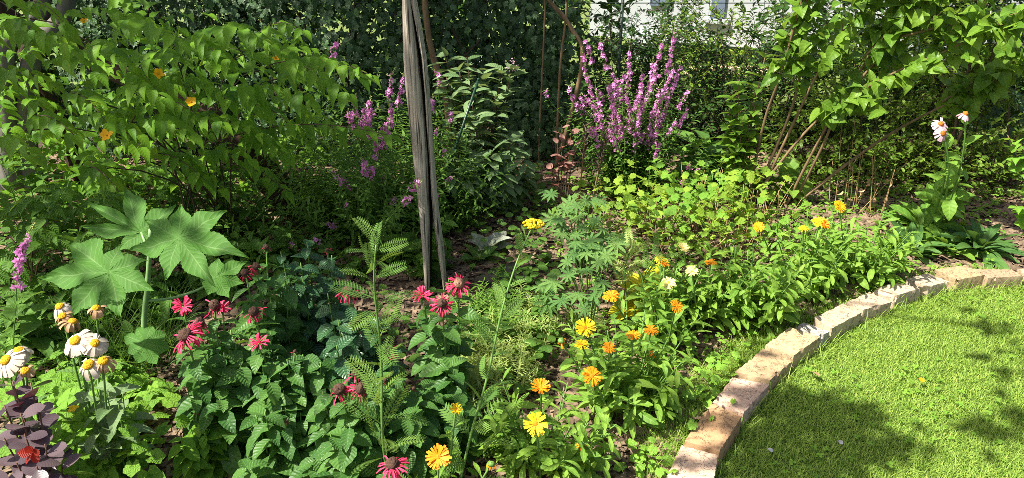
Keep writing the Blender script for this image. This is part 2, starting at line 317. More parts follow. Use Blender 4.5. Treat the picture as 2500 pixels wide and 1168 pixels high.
K = dict(
 kerria=leafmat('kerria_leaf', (.036, .120, .014), (.130, .290, .024), (.36, .56, .04), nv=7, slope=1.3, vs=.16, bump=.22, tw=.45),
 bramble=leafmat('bramble_leaf', (.035, .10, .018), (.075, .18, .03), nv=7, slope=1., vs=.3, bump=.8),
 castor=leafmat('castor_leaf', (.048, .150, .022), (.085, .205, .034), (.25, .5, .06), vein=(.30, .44, .18), nv=9, slope=1.8, vs=.6, bump=.3, rough=.62, tw=.36, gain=(.95, .98, .9), sharp=10, spec=.16, midw=14),
 ivy=leafmat('ivy_leaf', (.008, .032, .010), (.035, .095, .026), nv=4, vs=.35, rough=.4, tw=.12, spec=.35, gain=(1.1, 1.05, .95)),
 hedge=leafmat('hedge_leaf', (.016, .050, .010), (.045, .11, .020), nv=5, vs=.25, rough=.4, tw=.3, gain=(1.1, 1.05, .95)),
 loose=leafmat('loosestrife_leaf', (.035, .10, .020), (.085, .19, .035), nv=5, vs=.3, tw=.35),
 buddle=leafmat('buddleja_leaf', (.075, .150, .060), (.165, .255, .125), nv=8, vs=.3, rough=.7, tw=.25, gain=(1.1, 1.05, .95)),
 monarda=leafmat('beebalm_leaf', (.020, .075, .022), (.070, .170, .045), (.22, .42, .05), nv=8, slope=1.2, vs=.25, bump=.6, rough=.42, tw=.3, spots=((.25, .33, .22), 190., .16)),
 monarda_shade=leafmat('shaded_beebalm_leaf', (.016, .060, .022), (.045, .125, .042), (.10, .25, .05), nv=9, slope=1.2, vs=.3, bump=.9, rough=.34, tw=.18, spec=.4, gain=(1., 1., 1.), spots=((.25, .33, .24), 190., .18)),  # darker, glossier bee balm leaf with shade put into its colour
 calend=leafmat('marigold_leaf', (.060, .165, .028), (.170, .310, .055), (.40, .58, .06), nv=5, slope=.6, vs=.4, rough=.55, tw=.38, bump=.25),
 chart=leafmat('chartreuse_leaf', (.060, .165, .018), (.200, .330, .040), (.55, .65, .05), nv=4, vs=.3, rough=.6, tw=.42),
 celand=leafmat('celandine_leaf', (.050, .160, .020), (.140, .300, .038), (.38, .60, .05), nv=4, vs=.3, rough=.6, tw=.42),
 lupin=leafmat('lupin_leaf', (.040, .115, .040), (.095, .195, .060), nv=6, vs=.35, rough=.6, tw=.3),
 lilac=leafmat('lilac_leaf', (.040, .115, .016), (.115, .225, .030), (.36, .52, .05), nv=5, slope=1., vs=.35, rough=.38, tw=.35, bump=.3),
 fern=leafmat('yarrow_leaf', (.055, .150, .040), (.120, .230, .060), nv=3, vs=.2, rough=.6, tw=.3),
 narrow=leafmat('narrow_leaf', (.13, .25, .07), (.30, .40, .18), nv=3, vs=.25, rough=.6, tw=.4),
 daisyl=leafmat('daisy_leaf', (.045, .12, .035), (.11, .20, .08), nv=6, vs=.3, rough=.5, tw=.25),
 smoke=leafmat('smokebush_leaf', (.030, .022, .034), (.125, .095, .115), (.25, .03, .06), vein=(.16, .10, .13), nv=9, vs=.12, rough=.36, tw=.12, pale=.4, bump=.12, spec=.3, gain=(1.1, 1.05, .95)),
 smoker=leafmat('red_leaf', (.14, .012, .014), (.30, .035, .025), (.8, .06, .03), vein=(.5, .12, .08), nv=8, vs=.4, tw=.45, gain=(1.1, 1.05, .95)),
 pinkl=leafmat('pinkish_leaf', (.20, .11, .10), (.34, .20, .18), (.5, .15, .12), nv=6, vs=.3, tw=.35, gain=(1.1, 1.05, .95)),
 strap=leafmat('strap_leaf', (.028, .085, .026), (.065, .150, .045), nv=3, vs=.35, rough=.45, tw=.25),
 comfrey=leafmat('comfrey_leaf', (.040, .110, .030), (.080, .180, .040), nv=7, vs=.35, rough=.5, tw=.3),
 privet=leafmat('privet_leaf', (.035, .095, .014), (.125, .225, .035), (.4, .52, .06), nv=4, vs=.25, rough=.35, tw=.32),
 cone=leafmat('coneflower_leaf', (.06, .16, .03), (.13, .26, .045), nv=6, vs=.4, tw=.32),
 maple=leafmat('canopy_leaf', (.03, .09, .015), (.07, .16, .025), nv=5, vs=.2, tw=.3, gain=(1.1, 1.05, .95)),
 grass=leafmat('grass_blade', (.070, .200, .015), (.360, .480, .110), (.42, .58, .06), nv=1, vs=.1, rough=.55, tw=.35, bump=0., spec=.25, gain=(1.1, 1.05, .95)),
 fargrass=leafmat('far_grass_blade', (.05, .13, .02), (.24, .27, .07), nv=1, vs=.1, tw=.3, bump=0., gain=(1, 1, 1)),
 clover=leafmat('clover_leaf', (.09, .23, .03), (.16, .33, .05), nv=3, vs=.25, tw=.35),
 weed2=leafmat('mid_leaf', (.05, .13, .02), (.13, .24, .035), nv=4, vs=.3, tw=.35),
 weed=leafmat('weed_leaf', (.03, .09, .02), (.075, .17, .03), nv=5, vs=.3, tw=.3),
 sorrel=leafmat('dark_leaf', (.035, .055, .035), (.10, .08, .07), nv=6, vs=.3, rough=.5, tw=.15, gain=(1.1, 1.05, .95)),
 silver=leafmat('silver_leaf', (.07, .11, .08), (.32, .36, .33), nv=6, vs=.4, rough=.6, tw=.2, gain=(1.1, 1.05, .95)),
 yellowl=leafmat('yellowing_leaf', (.40, .42, .02), (.55, .52, .04), (.8, .75, .05), nv=5, vs=.3, tw=.45, gain=(1.1, 1.05, .95)),
 stemg=plain('green_stem', (.09, .20, .04), (.17, .28, .07), 40, .5, .1),
 stemc=plain('castor_stem', (.17, .30, .12), (.26, .38, .18), 30, .4, .1),
 stemr=plain('reddish_stem', (.10, .05, .035), (.16, .10, .05), 40, .55, .1),
 twig=plain('twig_bark', (.05, .035, .022), (.12, .085, .05), 40, .85, .5),
 tan=plain('tan_bark', (.13, .085, .045), (.30, .21, .115), 35, .75, .4, stretch=(1, 1, .3)),
 bark=plain('dark_bark', (.022, .014, .009), (.10, .062, .036), 26, .95, 1., .012, stretch=(1, 1, .25)),
 barkg=plain('grey_bark', (.09, .085, .075), (.22, .205, .18), 24, .95, .9, .01, stretch=(1, 1, .3)),
 straw=plain('dry_stalk', (.26, .17, .075), (.50, .36, .19), 40, .8, .3),
 seed=plain('dry_seed', (.045, .032, .026), (.15, .11, .09), 60, .85, .6),
 loosef=plain('magenta_petal', (.60, .13, .50), (.86, .42, .75), 60, .6, .1, tw=.35),
 bud=plain('pale_bud', (.25, .32, .08), (.42, .40, .16), 80, .6, .2, tw=.2),
 beef=plain('red_petal', (.55, .012, .065), (.82, .065, .18), 60, .5, .1, tw=.3),
 beefd=plain('dark_red_petal', (.20, .006, .030), (.42, .014, .06), 60, .55, .1, tw=.25),
 beec=plain('brown_cone', (.045, .020, .016), (.15, .085, .050), 260, .85, 1., .004),
 pale_cone=plain('tan_cone', (.20, .10, .07), (.40, .24, .15), 260, .85, 1., .004),
 yel=plain('yellow_petal', (.80, .52, .005), (.88, .66, .02), 60, .55, .1, tw=.3),
 kerf=plain('golden_petal', (.78, .38, .003), (.86, .50, .008), 60, .55, .1, tw=.35),
 ora=plain('orange_petal', (.78, .22, .004), (.86, .36, .012), 60, .55, .1, tw=.3),
 pal=plain('pale_yellow_petal', (.78, .66, .18), (.84, .76, .34), 60, .55, .1, tw=.3),
 disc=plain('yellow_disc', (.50, .26, .006), (.70, .42, .012), 300, .85, 1., .004),
 oradisc=plain('orange_disc', (.50, .16, .006), (.72, .32, .012), 300, .85, 1., .004),
 whi=plain('white_petal', (.50, .43, .33), (.66, .60, .50), 60, .6, .15, tw=.25),
 wilt=plain('wilted_petal', (.30, .17, .08), (.55, .38, .22), 60, .8, .4, tw=.2),
 pink=plain('pink_petal', (.72, .40, .52), (.80, .55, .64), 60, .6, .1, tw=.3),
 ocone=plain('orange_cone', (.42, .10, .012), (.68, .26, .03), 300, .85, 1., .004),
 soil=plain('soil', (.030, .020, .014), (.115, .078, .055), 18, .95, 1., .02, c3=(.17, .12, .09)),
 chip=plain('bark_chip', (.030, .020, .012), (.25, .180, .118), 50, .92, .6, .003),
 lawn=plain('lawn_soil', (.045, .085, .018), (.11, .155, .04), 30, .95, .6, .01),
 far=plain('neighbour_turf', (.09, .14, .03), (.19, .23, .07), 7, .95, .6, .02),
 path=plain('sandy_path', (.42, .31, .20), (.60, .47, .34), 7, .95, .4, .01),
 wire=plain('green_wire', (.015, .03, .022), (.03, .05, .036), 30, .5, .1),
 stake=plain('green_stake', (.006, .030, .014), (.012, .042, .020), 60, .35, .2),
 wall=plain('white_render', (.36, .385, .41), (.42, .445, .47), 6, .9, .2, .003),
 grey=plain('grey_render', (.10, .11, .12), (.20, .21, .22), 6, .9, .2, .003),
 glass=plain('window_glass', (.10, .13, .19), (.20, .25, .34), 3, .08, 0., spec=.6),
 rub=plain('black_rubber', (.014, .014, .016), (.045, .045, .048), 40, .7, .3),
 quill=plain('feather', (.22, .23, .25), (.38, .39, .41), 60, .8, .3),
)

# templates
ov = lambda w_, a=.9, b=1.: (lambda t: w_*math.sin(math.pi*min(1, max(0, t))**a)**b+.0008)
T = dict(
 kerria=blade(lambda t: .315*(math.sin(math.pi*t**.58)**.95)*(1-.62*t)+.001, 14, (-1, -.5, 0, .5, 1), .26, serr=.045),
 ovate=blade(lambda t: .29*math.sin(math.pi*t**.72)**.9+.001, 8, (-1, -.5, 0, .5, 1), .3, serr=.05),
 lance=blade(lambda t: .13*math.sin(math.pi*t**.75)**.9+.001, 6, (-1, 0, 1), .35),
 linear=blade(lambda t: .06*math.sin(math.pi*t**.8)**.7+.001, 4, (-1, 0, 1), .3),
 spat=blade(lambda t: .025+.125*math.sin(math.pi*min(1, t)**1.55)**1.1*(t < 1)*1., 9, (-1, -.5, 0, .5, 1), .22, wave=.012),
 heart=blade(lambda t: .40*math.sin(math.pi*min(1, t+.03)**.52)**.85*(1-.2*t)+.001, 8, (-1, -.5, 0, .5, 1), .28, wave=.02),
 round=blade(lambda t: .36*math.sin(math.pi*min(1, max(0, t))**1.15)**.62+.004, 8, (-1, -.5, 0, .5, 1), .12),
 small=blade(lambda t: .24*math.sin(math.pi*t**.8)+.002, 3, (-1, 0, 1), .3),
 quad=blade(lambda t: .3*math.sin(math.pi*t**.8)+.002, 2, (-1, 1), 0.),
 petal=blade(lambda t: .055+.085*t**.6*(1 if t < .93 else .75), 5, (-1, 0, 1), .18),
 tubep=blade(lambda t: .045+.055*t**2*(1 if t < .99 else .4), 5, (-1, 0, 1), .7),
 rpet=blade(lambda t: .36*math.sin(math.pi*min(1, t*.93+.05)**1.1)**.6+.02, 5, (-1, -.5, 0, .5, 1), .15),
 grass=blade(lambda t: .03*(1-t**1.6)+.002, 3, (-1, 1), 0.),
 strap=blade(lambda t: .03+.075*math.sin(math.pi*min(1, t)**1.3)**1.*(t < 1), 8, (-1, 0, 1), .35),
)
dg = math.pi/180
T['ivy'] = palm([a*dg for a in (90, 35, 145, -20, 200)], [1, .72, .72, .5, .5], .45, nl=3, bulge=.1, droop=.15, p=1.1)
T['celand'] = merge([xf(palm([a*dg for a in (90, 30, 150)], [.5, .42, .42], .28, nl=4, bulge=.5, droop=.2, p=2.6, full=False), a*dg, s, dy)
                     for a, s, dy in ((0, 1, .5), (60, .75, .32), (-60, .75, .32))])
T['chart'] = merge([xf(palm([a*dg for a in (90, 28, 152)], [.5, .42, .42], .26, nl=4, bulge=.4, droop=.25, p=2.2, full=False), a*dg, s, dy)
                    for a, s, dy in ((0, 1, .42), (72, .85, .2), (-72, .85, .2))])
T['lupin'] = merge([xf(blade(lambda t: .13*math.sin(math.pi*t**1.15)**.8+.004, 6, (-1, 0, 1), .5), a*dg, s, 0, -.15+.1*abs(math.sin(a)))
                    for a, s in ((0, 1), (42, .98), (-42, .98), (82, .92), (-82, .92), (122, .8), (-122, .8), (160, .7), (-160, .7))])
def fernT(n=13, lw=.21, sub_=3):
    out = [blade(lambda t: .012*(1-t)+.002, 6, (-1, 0, 1), .2)]
    for i in range(n):
        y = .12+.86*i/n; l = lw*math.sin(math.pi*(.12+.8*i/n))**.7+.03
        for s in (-1, 1):
            out.append(xf(blade(lambda t: .06*math.sin(math.pi*t**.8)+.02, 2, (-1, 0, 1), .3), s*-58*dg, l, y, .15))
            for q in range(sub_):
                f = .25+.22*q; dx = s*math.sin(58*dg)*l*f; dy = y+math.cos(58*dg)*l*f
                for s2 in (-1, 1): out.append(xf(blade(lambda t: .10*math.sin(math.pi*t**.8)+.02, 2, (-1, 1), .0), -s*58*dg+s2*45*dg, l*.33*(1-f*.5), dy, .3, dx=dx))
    return merge(out)
T['fern'] = fernT()
T['fern2'] = merge([blade(lambda t: .016*(1-t)+.003, 6, (-1, 0, 1), .2)]+[xf(blade(lambda t: .15*math.sin(math.pi*t**.7)*(1 if int(t*8) % 2 else .6)+.03, 6, (-1, 0, 1), .3), s*-52*dg, .22*math.sin(math.pi*(.15+.75*i/10))**.7+.04, .1+.86*i/10, .15) for i in range(10) for s in (-1, 1)])
T['vetch'] = merge([blade(lambda t: .008, 5, (-1, 0, 1), .2)]+[xf(blade(lambda t: .2*math.sin(math.pi*t**.8)+.01, 2, (-1, 0, 1), .3), s*-62*dg, .2*(1-.4*i/12), .1+.88*i/12, .1) for i in range(12) for s in (-1, 1)])
T['clover'] = merge([xf(T['round'], a*dg, .5) for a in (0, 120, 240)])

# ------------------------------------------------------------------ setting
rg = RG(11)
bricks = [  # top corners in the photograph: near-left, near-right, far-right, far-left
 ((1608, 1195), (1742, 1195), (1756, 1113), (1663, 1087)), ((1668, 1077), (1757, 1107), (1813, 1022), (1735, 985)),
 ((1737, 980), (1815, 1011), (1882, 937), (1788, 914)), ((1789, 911), (1881, 929), (1937, 878), (1864, 847)),
 ((1865, 843), (1938, 872), (2006, 827), (1930, 797)), ((1942, 795), (2004, 826), (2027, 811), (1962, 784)),
 ((1982, 781), (2030, 808), (2106, 763), (2059, 742)), ((2063, 740), (2107, 760), (2180, 736), (2123, 711)),
 ((2131, 709), (2187, 726), (2252, 704), (2192, 686)), ((2212, 683), (2268, 700), (2321, 685), (2263, 666)),
 ((2280, 660), (2338, 683), (2408, 674), (2355, 651)), ((2373, 655), (2411, 680), (2504, 672), (2474, 652)),
 ((2484, 652), (2513, 671), (2610, 668), (2572, 650))]
BZ = .062
B3 = [[G(*c, BZ) for c in b] for b in bricks]
edgeL = np.vstack([A([[.35, 1.2, 0]]), [q for b in B3 for q in (b[0], b[3])], A([[5, 3.42, 0]])])   # bed side of the kerb
edgeR = np.vstack([A([[.5, 1.2, 0]]), [q for b in B3 for q in (b[1], b[2])], A([[5, 3.25, 0]])])
def side(x, y, e):    # signed-ish: > 0 on the lawn side of the kerb (below the line in plan / right of it)
    yy = np.interp(x, e[:, 0], e[:, 1]); return yy-y
def mono(e):
    o = np.argsort(e[:, 0]); e = e[o]; return e
edgeLs, edgeRs = mono(edgeL), mono(edgeR)

def sheet(xs, ys, zf):
    X, Y = np.meshgrid(xs, ys); Z = zf(X, Y); n, k = len(ys), len(xs); m = M()
    i = np.arange(n-1)[:, None]*k; j = np.arange(k-1)[None]
    m.add(np.stack([X, Y, Z], -1).reshape(-1, 3), np.stack([i+j, i+j+1, i+k+j+1, i+k+j], -1).reshape(-1, 4)); return m
def lumps(X, Y):
    z = np.zeros_like(X)
    for q, a in ((3., .008), (7., .006), (17., .004), (41., .003)):
        z += a*(np.sin(X*q+1.3*np.sin(Y*q*.7))*np.cos(Y*q*1.1+1.7*np.sin(X*q*.6)))
    return z
xs = np.concatenate([[-80, -40, -20, -10, -6], np.arange(-4, 5, .03), [6, 10, 20, 40, 80]])
ys = np.concatenate([[-80, -40, -20, -8, -3, 0], np.arange(.6, 5.2, .03), [6, 7, 10, 20, 40, 80]])
def bedz(X, Y):
    near = (X > -4) & (X < 5) & (Y > .6) & (Y < 5.2); s = side(X, Y, edgeLs)
    return np.where(near, np.where(s > -.02, -.012, lumps(X, Y)+.006), -.012)
o = solo('ground', sheet(xs, ys, bedz), K['soil'], kind='structure')
# lawn: a sheet bounded by the kerb's lawn side
m = M(); ex = np.linspace(.3, 5.0, 120); ey = np.interp(ex, edgeRs[:, 0], edgeRs[:, 1])+.03
rows = 26; Vv = np.stack([np.stack([ex, ey+(-2.0-ey)*t, 0*ex-.002], -1) for t in np.linspace(0, 1, rows)])
i = np.arange(rows-1)[:, None]*120; j = np.arange(119)[None]
m.add(Vv.reshape(-1, 3), np.stack([i+j, i+120+j, i+121+j, i+j+1], -1).reshape(-1, 4)); solo('lawn', m, K['lawn'], kind='structure')
m = sheet(np.linspace(-12, 16, 30), np.linspace(5.1, 20, 20), lambda X, Y: 0*X+.012); solo('neighbour_lawn', m, K['far'], kind='structure')
m = M(); m.add([[1.6, 7.0, .018], [7, 7.0, .018], [7, 7.35, .018], [1.6, 7.35, .018]], A([[0, 1, 2, 3]])); solo('path', m, K['path'], kind='structure')

def insideview(p, mg=60):
    d = p-CAM; z = d@FW; x = CX+F*(d[:, 0])/z; y = CY-F*(d@UPV)/z
    return (x > -mg) & (x < 2500+mg) & (y > -mg) & (y < 1168+mg)
# grass
def grass(name, pts, h0, h1, seed, mt=K['grass']):
    g = RG(seed); k = len(pts); m = M(); f = g.uniform(0, 6.283, k); ln = g.uniform(.1, 1.1, k)
    d = np.stack([np.cos(f)*ln, np.sin(f)*ln, np.ones(k)], -1); u = np.stack([np.cos(f+g.normal(size=k)*.4), np.sin(f), -.2*np.ones(k)], -1)*-1
    L_ = g.uniform(h0, h1, k); place(m, T['grass'], pts, d, u, L_, np.clip(.0013*g.uniform(.6, 1.5, k)/(.03*L_), .5, 3.5), g.uniform(.2, 1.3, k), np.clip(g.beta(1.2, 1.4, k), 0, 1))
    return m
n = 620000; q = np.stack([rg.uniform(.3, 4.2, n), rg.uniform(1.2, 3.5, n), np.zeros(n)-.003], -1)
q = q[(side(q[:, 0], q[:, 1], edgeRs) > -.012) & (insideview(q, 90) | (insideview(q, 900) & (rg.random(n) < .45)))]
m = grass('grass', q, .012, .032, 5); print('lawn blades', len(q))
# taller unmown fringe against the kerb and the strip of grass on the bed side
n = 60000; q = np.stack([rg.uniform(.2, 4.2, n), rg.uniform(1.3, 3.6, n), np.zeros(n)-.003], -1); s = side(q[:, 0], q[:, 1], edgeRs)
q = q[(s > -.01) & (s < .07*rg.uniform(.2, 1, n)) & insideview(q)]; m2 = grass('g', q, .05, .10, 6)
for a in ('v', 'u', 'r'): pass
m.add(np.concatenate(m2.v), [f for f in m2.f], np.concatenate(m2.u), np.concatenate(m2.r))
n = 260000; q = np.stack([rg.uniform(.1, 2.2, n), rg.uniform(1.3, 3.4, n), np.zeros(n)-.002], -1); s = side(q[:, 0], q[:, 1], edgeLs)
wd = np.interp(q[:, 1], [1.3, 1.9, 2.3, 2.7, 3.0, 3.3], [.30, .34, .26, .14, .08, .05])
q = q[(s < -.005) & (-s < wd*rg.uniform(.1, 1.1, n)) & insideview(q)]; m2 = grass('g', q, .03, .075, 7)
m.add(np.concatenate(m2.v), [f for f in m2.f], np.concatenate(m2.u), np.concatenate(m2.r))
solo('grass', m, K['grass'], kind='stuff')
m = M(); n = 2600; q = np.stack([rg.uniform(.5, 4, n), rg.uniform(1.3, 3.3, n), rg.uniform(.012, .035, n)], -1)
q = q[(side(q[:, 0], q[:, 1], edgeRs) > .05) & insideview(q)]; w_ = np.sin(q[:, 0]*5+1)*np.cos(q[:, 1]*6)+rg.normal(size=len(q))*.4+.4*(1.9-q[:, 1])
q = q[w_ > .25]; k = len(q); f = rg.uniform(0, 6.28, k); place(m, T['clover'], q, np.stack([np.cos(f), np.sin(f), .1*rg.normal(size=k)], -1), ZUP+rg.normal(size=(k, 3))*.25, rg.uniform(.016, .028, k), 1., .3, rg.uniform(0, 1, k))
solo('clover', m, K['clover'], kind='stuff')
n = 22000; q = np.stack([rg.uniform(1.1, 5.5, n), rg.uniform(5.2, 6.9, n), np.full(n, .01)], -1); m = grass('g', q, .03, .08, 9); solo('neighbour_grass', m, K['fargrass'], kind='stuff')
# mulch chips
n = 80000; q = np.stack([rg.uniform(-3.4, 4.4, n), rg.uniform(1.1, 4.8, n), np.zeros(n)], -1)
q = q[(side(q[:, 0], q[:, 1], edgeLs) < -.04) & insideview(q, 700)]; q[:, 2] = lumps(q[:, 0], q[:, 1])+.011; k = len(q)
cube = blade(lambda t: .26, 1, (-1, 1), 0.); bx = A([[-.25, 0, 0], [.25, 0, 0], [.28, 1, 0], [-.2, .95, 0], [-.2, .05, .12], [.2, .03, .13], [.22, .93, .1], [-.16, .9, .12]])
chipT = dict(v=bx, f=A([[0, 1, 5, 4], [1, 2, 6, 5], [2, 3, 7, 6], [3, 0, 4, 7], [4, 5, 6, 7]]), uv=np.zeros((8, 2)))
m = M(); f = rg.uniform(0, 6.28, k); place(m, chipT, q, np.stack([np.cos(f), np.sin(f), rg.normal(size=k)*.22], -1), ZUP+rg.normal(size=(k, 3))*.3, np.minimum(rg.gamma(3, .0075, k)+.006, .045), rg.uniform(.5, 1.6, k), 0., rg.beta(1.3, 1.6, k))
solo('mulch', m, K['chip'], kind='stuff', smooth=False)

# bricks: one thing each
bc = [((.50, .36, .27), (.62, .50, .40)), ((.36, .22, .12), (.50, .33, .20)), ((.46, .32, .25), (.58, .44, .36)), ((.37, .27, .16), (.48, .36, .24)),
      ((.40, .30, .18), (.50, .40, .27)), ((.42, .40, .37), (.58, .55, .50)), ((.50, .40, .28), (.62, .52, .40)), ((.52, .40, .29), (.64, .53, .42)),
      ((.52, .42, .32), (.66, .56, .45)), ((.50, .41, .31), (.64, .55, .44)), ((.38, .29, .17), (.48, .38, .25)), ((.36, .27, .18), (.47, .37, .26)), ((.40, .31, .22), (.5, .4, .3))]
bl = ['pale pinkish kerb brick at the near end of the row, cut by photo edge',
 'dark tan kerb brick, second from the near end of the row', 'cracked pink kerb brick, third from the near end of the row',
 'plain brownish kerb brick, fourth from the near end of the row', 'long olive tan kerb brick just before the short grey mortar piece',
 'short broken grey brick wedged between two tan kerb bricks', 'cream kerb brick just past the short grey broken piece',
 'cream kerb brick with a rough dark crumbled lawn side', 'broken cream kerb brick with shattered top beside marigold leaves',
 'raised pale cream kerb brick just before the flat tan bricks', 'flat tan kerb brick with orange end under the dark green rosettes',
 'long flat tan kerb brick at the far right end of the row', 'tan kerb brick only peeping in at the right photo edge']
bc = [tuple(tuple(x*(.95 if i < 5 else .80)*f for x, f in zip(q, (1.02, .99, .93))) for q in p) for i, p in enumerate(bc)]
for k, (c4, cc, lb) in enumerate(zip(B3, bc, bl)):
    g = RG(100+k); a, b, c, d = (A(x, float) for x in c4); ctr = (a+b+c+d)/4
    hz_ = g.uniform(-.006, .006); q4 = [ctr+(x-ctr)*g.uniform(.955, .985) for x in (a, b, c, d)]; nx, ny, nz = 22, 13, 6; g0 = g.uniform(-.008, .008, 2); chip = [(g.uniform(.4, .9), f_, g.uniform(0, 6.28)) for f_ in (31, 57, 93, 160)]
    P_ = {}; V = []
    def vert(i, j, l):
        if (i, j, l) in P_: return P_[(i, j, l)]
        s, t, h = i/nx, j/ny, l/nz
        p = (q4[0]*(1-t)+q4[1]*t)*(1-s)+(q4[3]*(1-t)+q4[2]*t)*s; p = p.copy(); p[2] = (BZ+hz_+g0[0]*(s-.5)+g0[1]*(t-.5))*h-.03*(1-h)
        on = (i in (0, nx))+(j in (0, ny))+(l == nz)
        if on >= 2:
            cv = ctr-p; cv[2] = (.02-p[2]) if l == nz else 0; e_ = sum(a_*math.sin(f_*(p[0]+p[1]*.8+p[2])+h_) for a_, f_, h_ in chip); p += nrm(cv)*(.0012+abs(g.normal())*.0012+.011*max(0., e_-.75))
        p += g.normal(size=3)*A([.0008, .0008, .0006]); P_[(i, j, l)] = len(V); V.append(p); return P_[(i, j, l)]
    Fq = []
    for i in range(nx):
        for j in range(ny): Fq.append([vert(i, j, nz), vert(i, j+1, nz), vert(i+1, j+1, nz), vert(i+1, j, nz)])
        for l in range(nz):
            Fq.append([vert(i, 0, l), vert(i, 0, l+1), vert(i+1, 0, l+1), vert(i+1, 0, l)]); Fq.append([vert(i, ny, l), vert(i+1, ny, l), vert(i+1, ny, l+1), vert(i, ny, l+1)])
    for j in range(ny):
        for l in range(nz):
            Fq.append([vert(0, j, l), vert(0, j+1, l), vert(0, j+1, l+1), vert(0, j, l+1)]); Fq.append([vert(nx, j, l), vert(nx, j, l+1), vert(nx, j+1, l+1), vert(nx, j+1, l)])
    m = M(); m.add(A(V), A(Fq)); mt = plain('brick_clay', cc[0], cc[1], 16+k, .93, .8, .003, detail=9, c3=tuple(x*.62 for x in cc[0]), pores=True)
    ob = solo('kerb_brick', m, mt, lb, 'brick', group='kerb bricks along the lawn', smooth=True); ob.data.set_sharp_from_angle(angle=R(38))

# ------------------------------------------------------------------ house and fence
HA = R(-24); HO = A([.95, 8.0, 0]); HX = A([math.cos(HA), math.sin(HA), 0]); HN = A([math.sin(HA), -math.cos(HA), 0])   # facade line and outward normal
def hpt(px, py, off=0.):        # where a sight line meets the facade: distance along it, height
    r = ray(px, py); k = np.dot(HO+HN*off-CAM, HN)/np.dot(r, HN); q = CAM+r*k; return np.dot(q-HO, HX), q[2]
def hbox(par, name, u0, u1, z0, z1, off, th, mt, child=False):
    m = M(); c = HO+HX*(u0+u1)/2+HN*off; box(m, (c[0], c[1], (z0+z1)/2), (u1-u0, th, z1-z0), rot=HA); return (sub if child else part)(par, name, m, K[mt], False)
t = thing('house', 'white rendered house beyond the wire fence', 'house', (HO[0], HO[1], 0))
zt = hpt(1500, 92)[1]; uL = hpt(1440, 60)[0]; uR = 4.6
hbox(t, 'wall', uL, uR, zt, 3.2, -.15, .3, 'wall'); hbox(t, 'plinth', uL, uR, -.1, zt+.1, -1.3, .2, 'grey')
u0, u1 = hpt(1543, 130, .15)[0], hpt(1590, 130, .15)[0]; hbox(t, 'pillar', u0, u1, -.05, hpt(1565, 92, .15)[1], .05, .2, 'wall')
u0, u1, z0 = hpt(1735, 40)[0], hpt(1768, 40)[0], hpt(1750, 46)[1]; w1 = hbox(t, 'window', u0, u1, z0, 2.2, .012, .03, 'glass'); hbox(w1, 'sill', u0-.05, u1+.05, z0-.04, z0, .03, .06, 'wall', True)
u0, u1, z0 = hpt(1588, 8)[0], hpt(1640, 8)[0], hpt(1610, 14)[1]; hbox(t, 'window', u0, u1, z0, 2.2, .012, .03, 'glass')
fy = 4.72; fz = P(1650, 8, fy)[2]
t = thing('wire_fence', 'dark green chain link fence along the back of the bed', 'fence', (1, fy, 0))
m = M(); pit = .062; x0, x1 = -2.6, 4.6; nn = int(fz/(pit/2))
for k in range(int((x1-x0)/pit)):
    zz = np.arange(nn+1)*pit/2; xx = x0+k*pit+np.where(np.arange(nn+1) % 2, pit/2, 0)+.002
    tube(m, np.stack([xx, fy+.002*np.where(np.arange(nn+1) % 2, 1, -1), zz], -1), .0015, sides=3, cap=False)
    tube(m, np.stack([xx+pit/2-np.where(np.arange(nn+1) % 2, pit, 0)-.004+pit/2-pit/2, fy+.002*np.where(np.arange(nn+1) % 2, -1, 1), zz], -1), .0015, sides=3, cap=False)
part(t, 'wire_mesh', m, K['wire'])
m = M(); tube(m, [[x0, fy, fz], [x1, fy, fz]], .003); part(t, 'top_wire', m, K['wire'])
for px in (1516, 2250, 430):
    x = P(px, 100, fy)[0]; m = M(); tube(m, [[x, fy+.025, -.05], [x, fy+.025, fz+.04]], .013 if px != 1516 else .010, sides=10); part(t, 'post', m, K['wire'])

# ------------------------------------------------------------------ hedges, ivy, shrubs at the back
def shrub(name, label, cat, base, blobs, tpl, mat, L, per=8, seed=1, tl=.12, W=1., bend=.5, stems=6, bark='twig', group=None, up=.3, r0=.012, shell=.5, out=1.):
    g = RG(seed); t = thing(name, label, cat, base, group); m = M(); ls = LS(); tw = M()
    for c, r, n_ in blobs: twigs(ls, c, r, n_, per, L, g, tl, W, bend, up, shell, tw, out)
    ls.to(m, T[tpl]); f = part(t, 'foliage', m, K[mat]); ob = part(t, 'twigs', tw, K[bark]); ob['kind'] = 'stuff'
    for i in range(stems):
        c, r, _ = blobs[i % len(blobs)]; e = A(c)+nrm(g.normal(size=3))*A(r)*.6; b = A(base, float)+A([g.normal()*.05, g.normal()*.05, -.03])
        mm = M(); tube(mm, bez(b, b*.5+e*.5+A([0, 0, .1])+g.normal(size=3)*.06, e), r0, r0*.35, 6); part(t, 'stem', mm, K[bark])
    return t
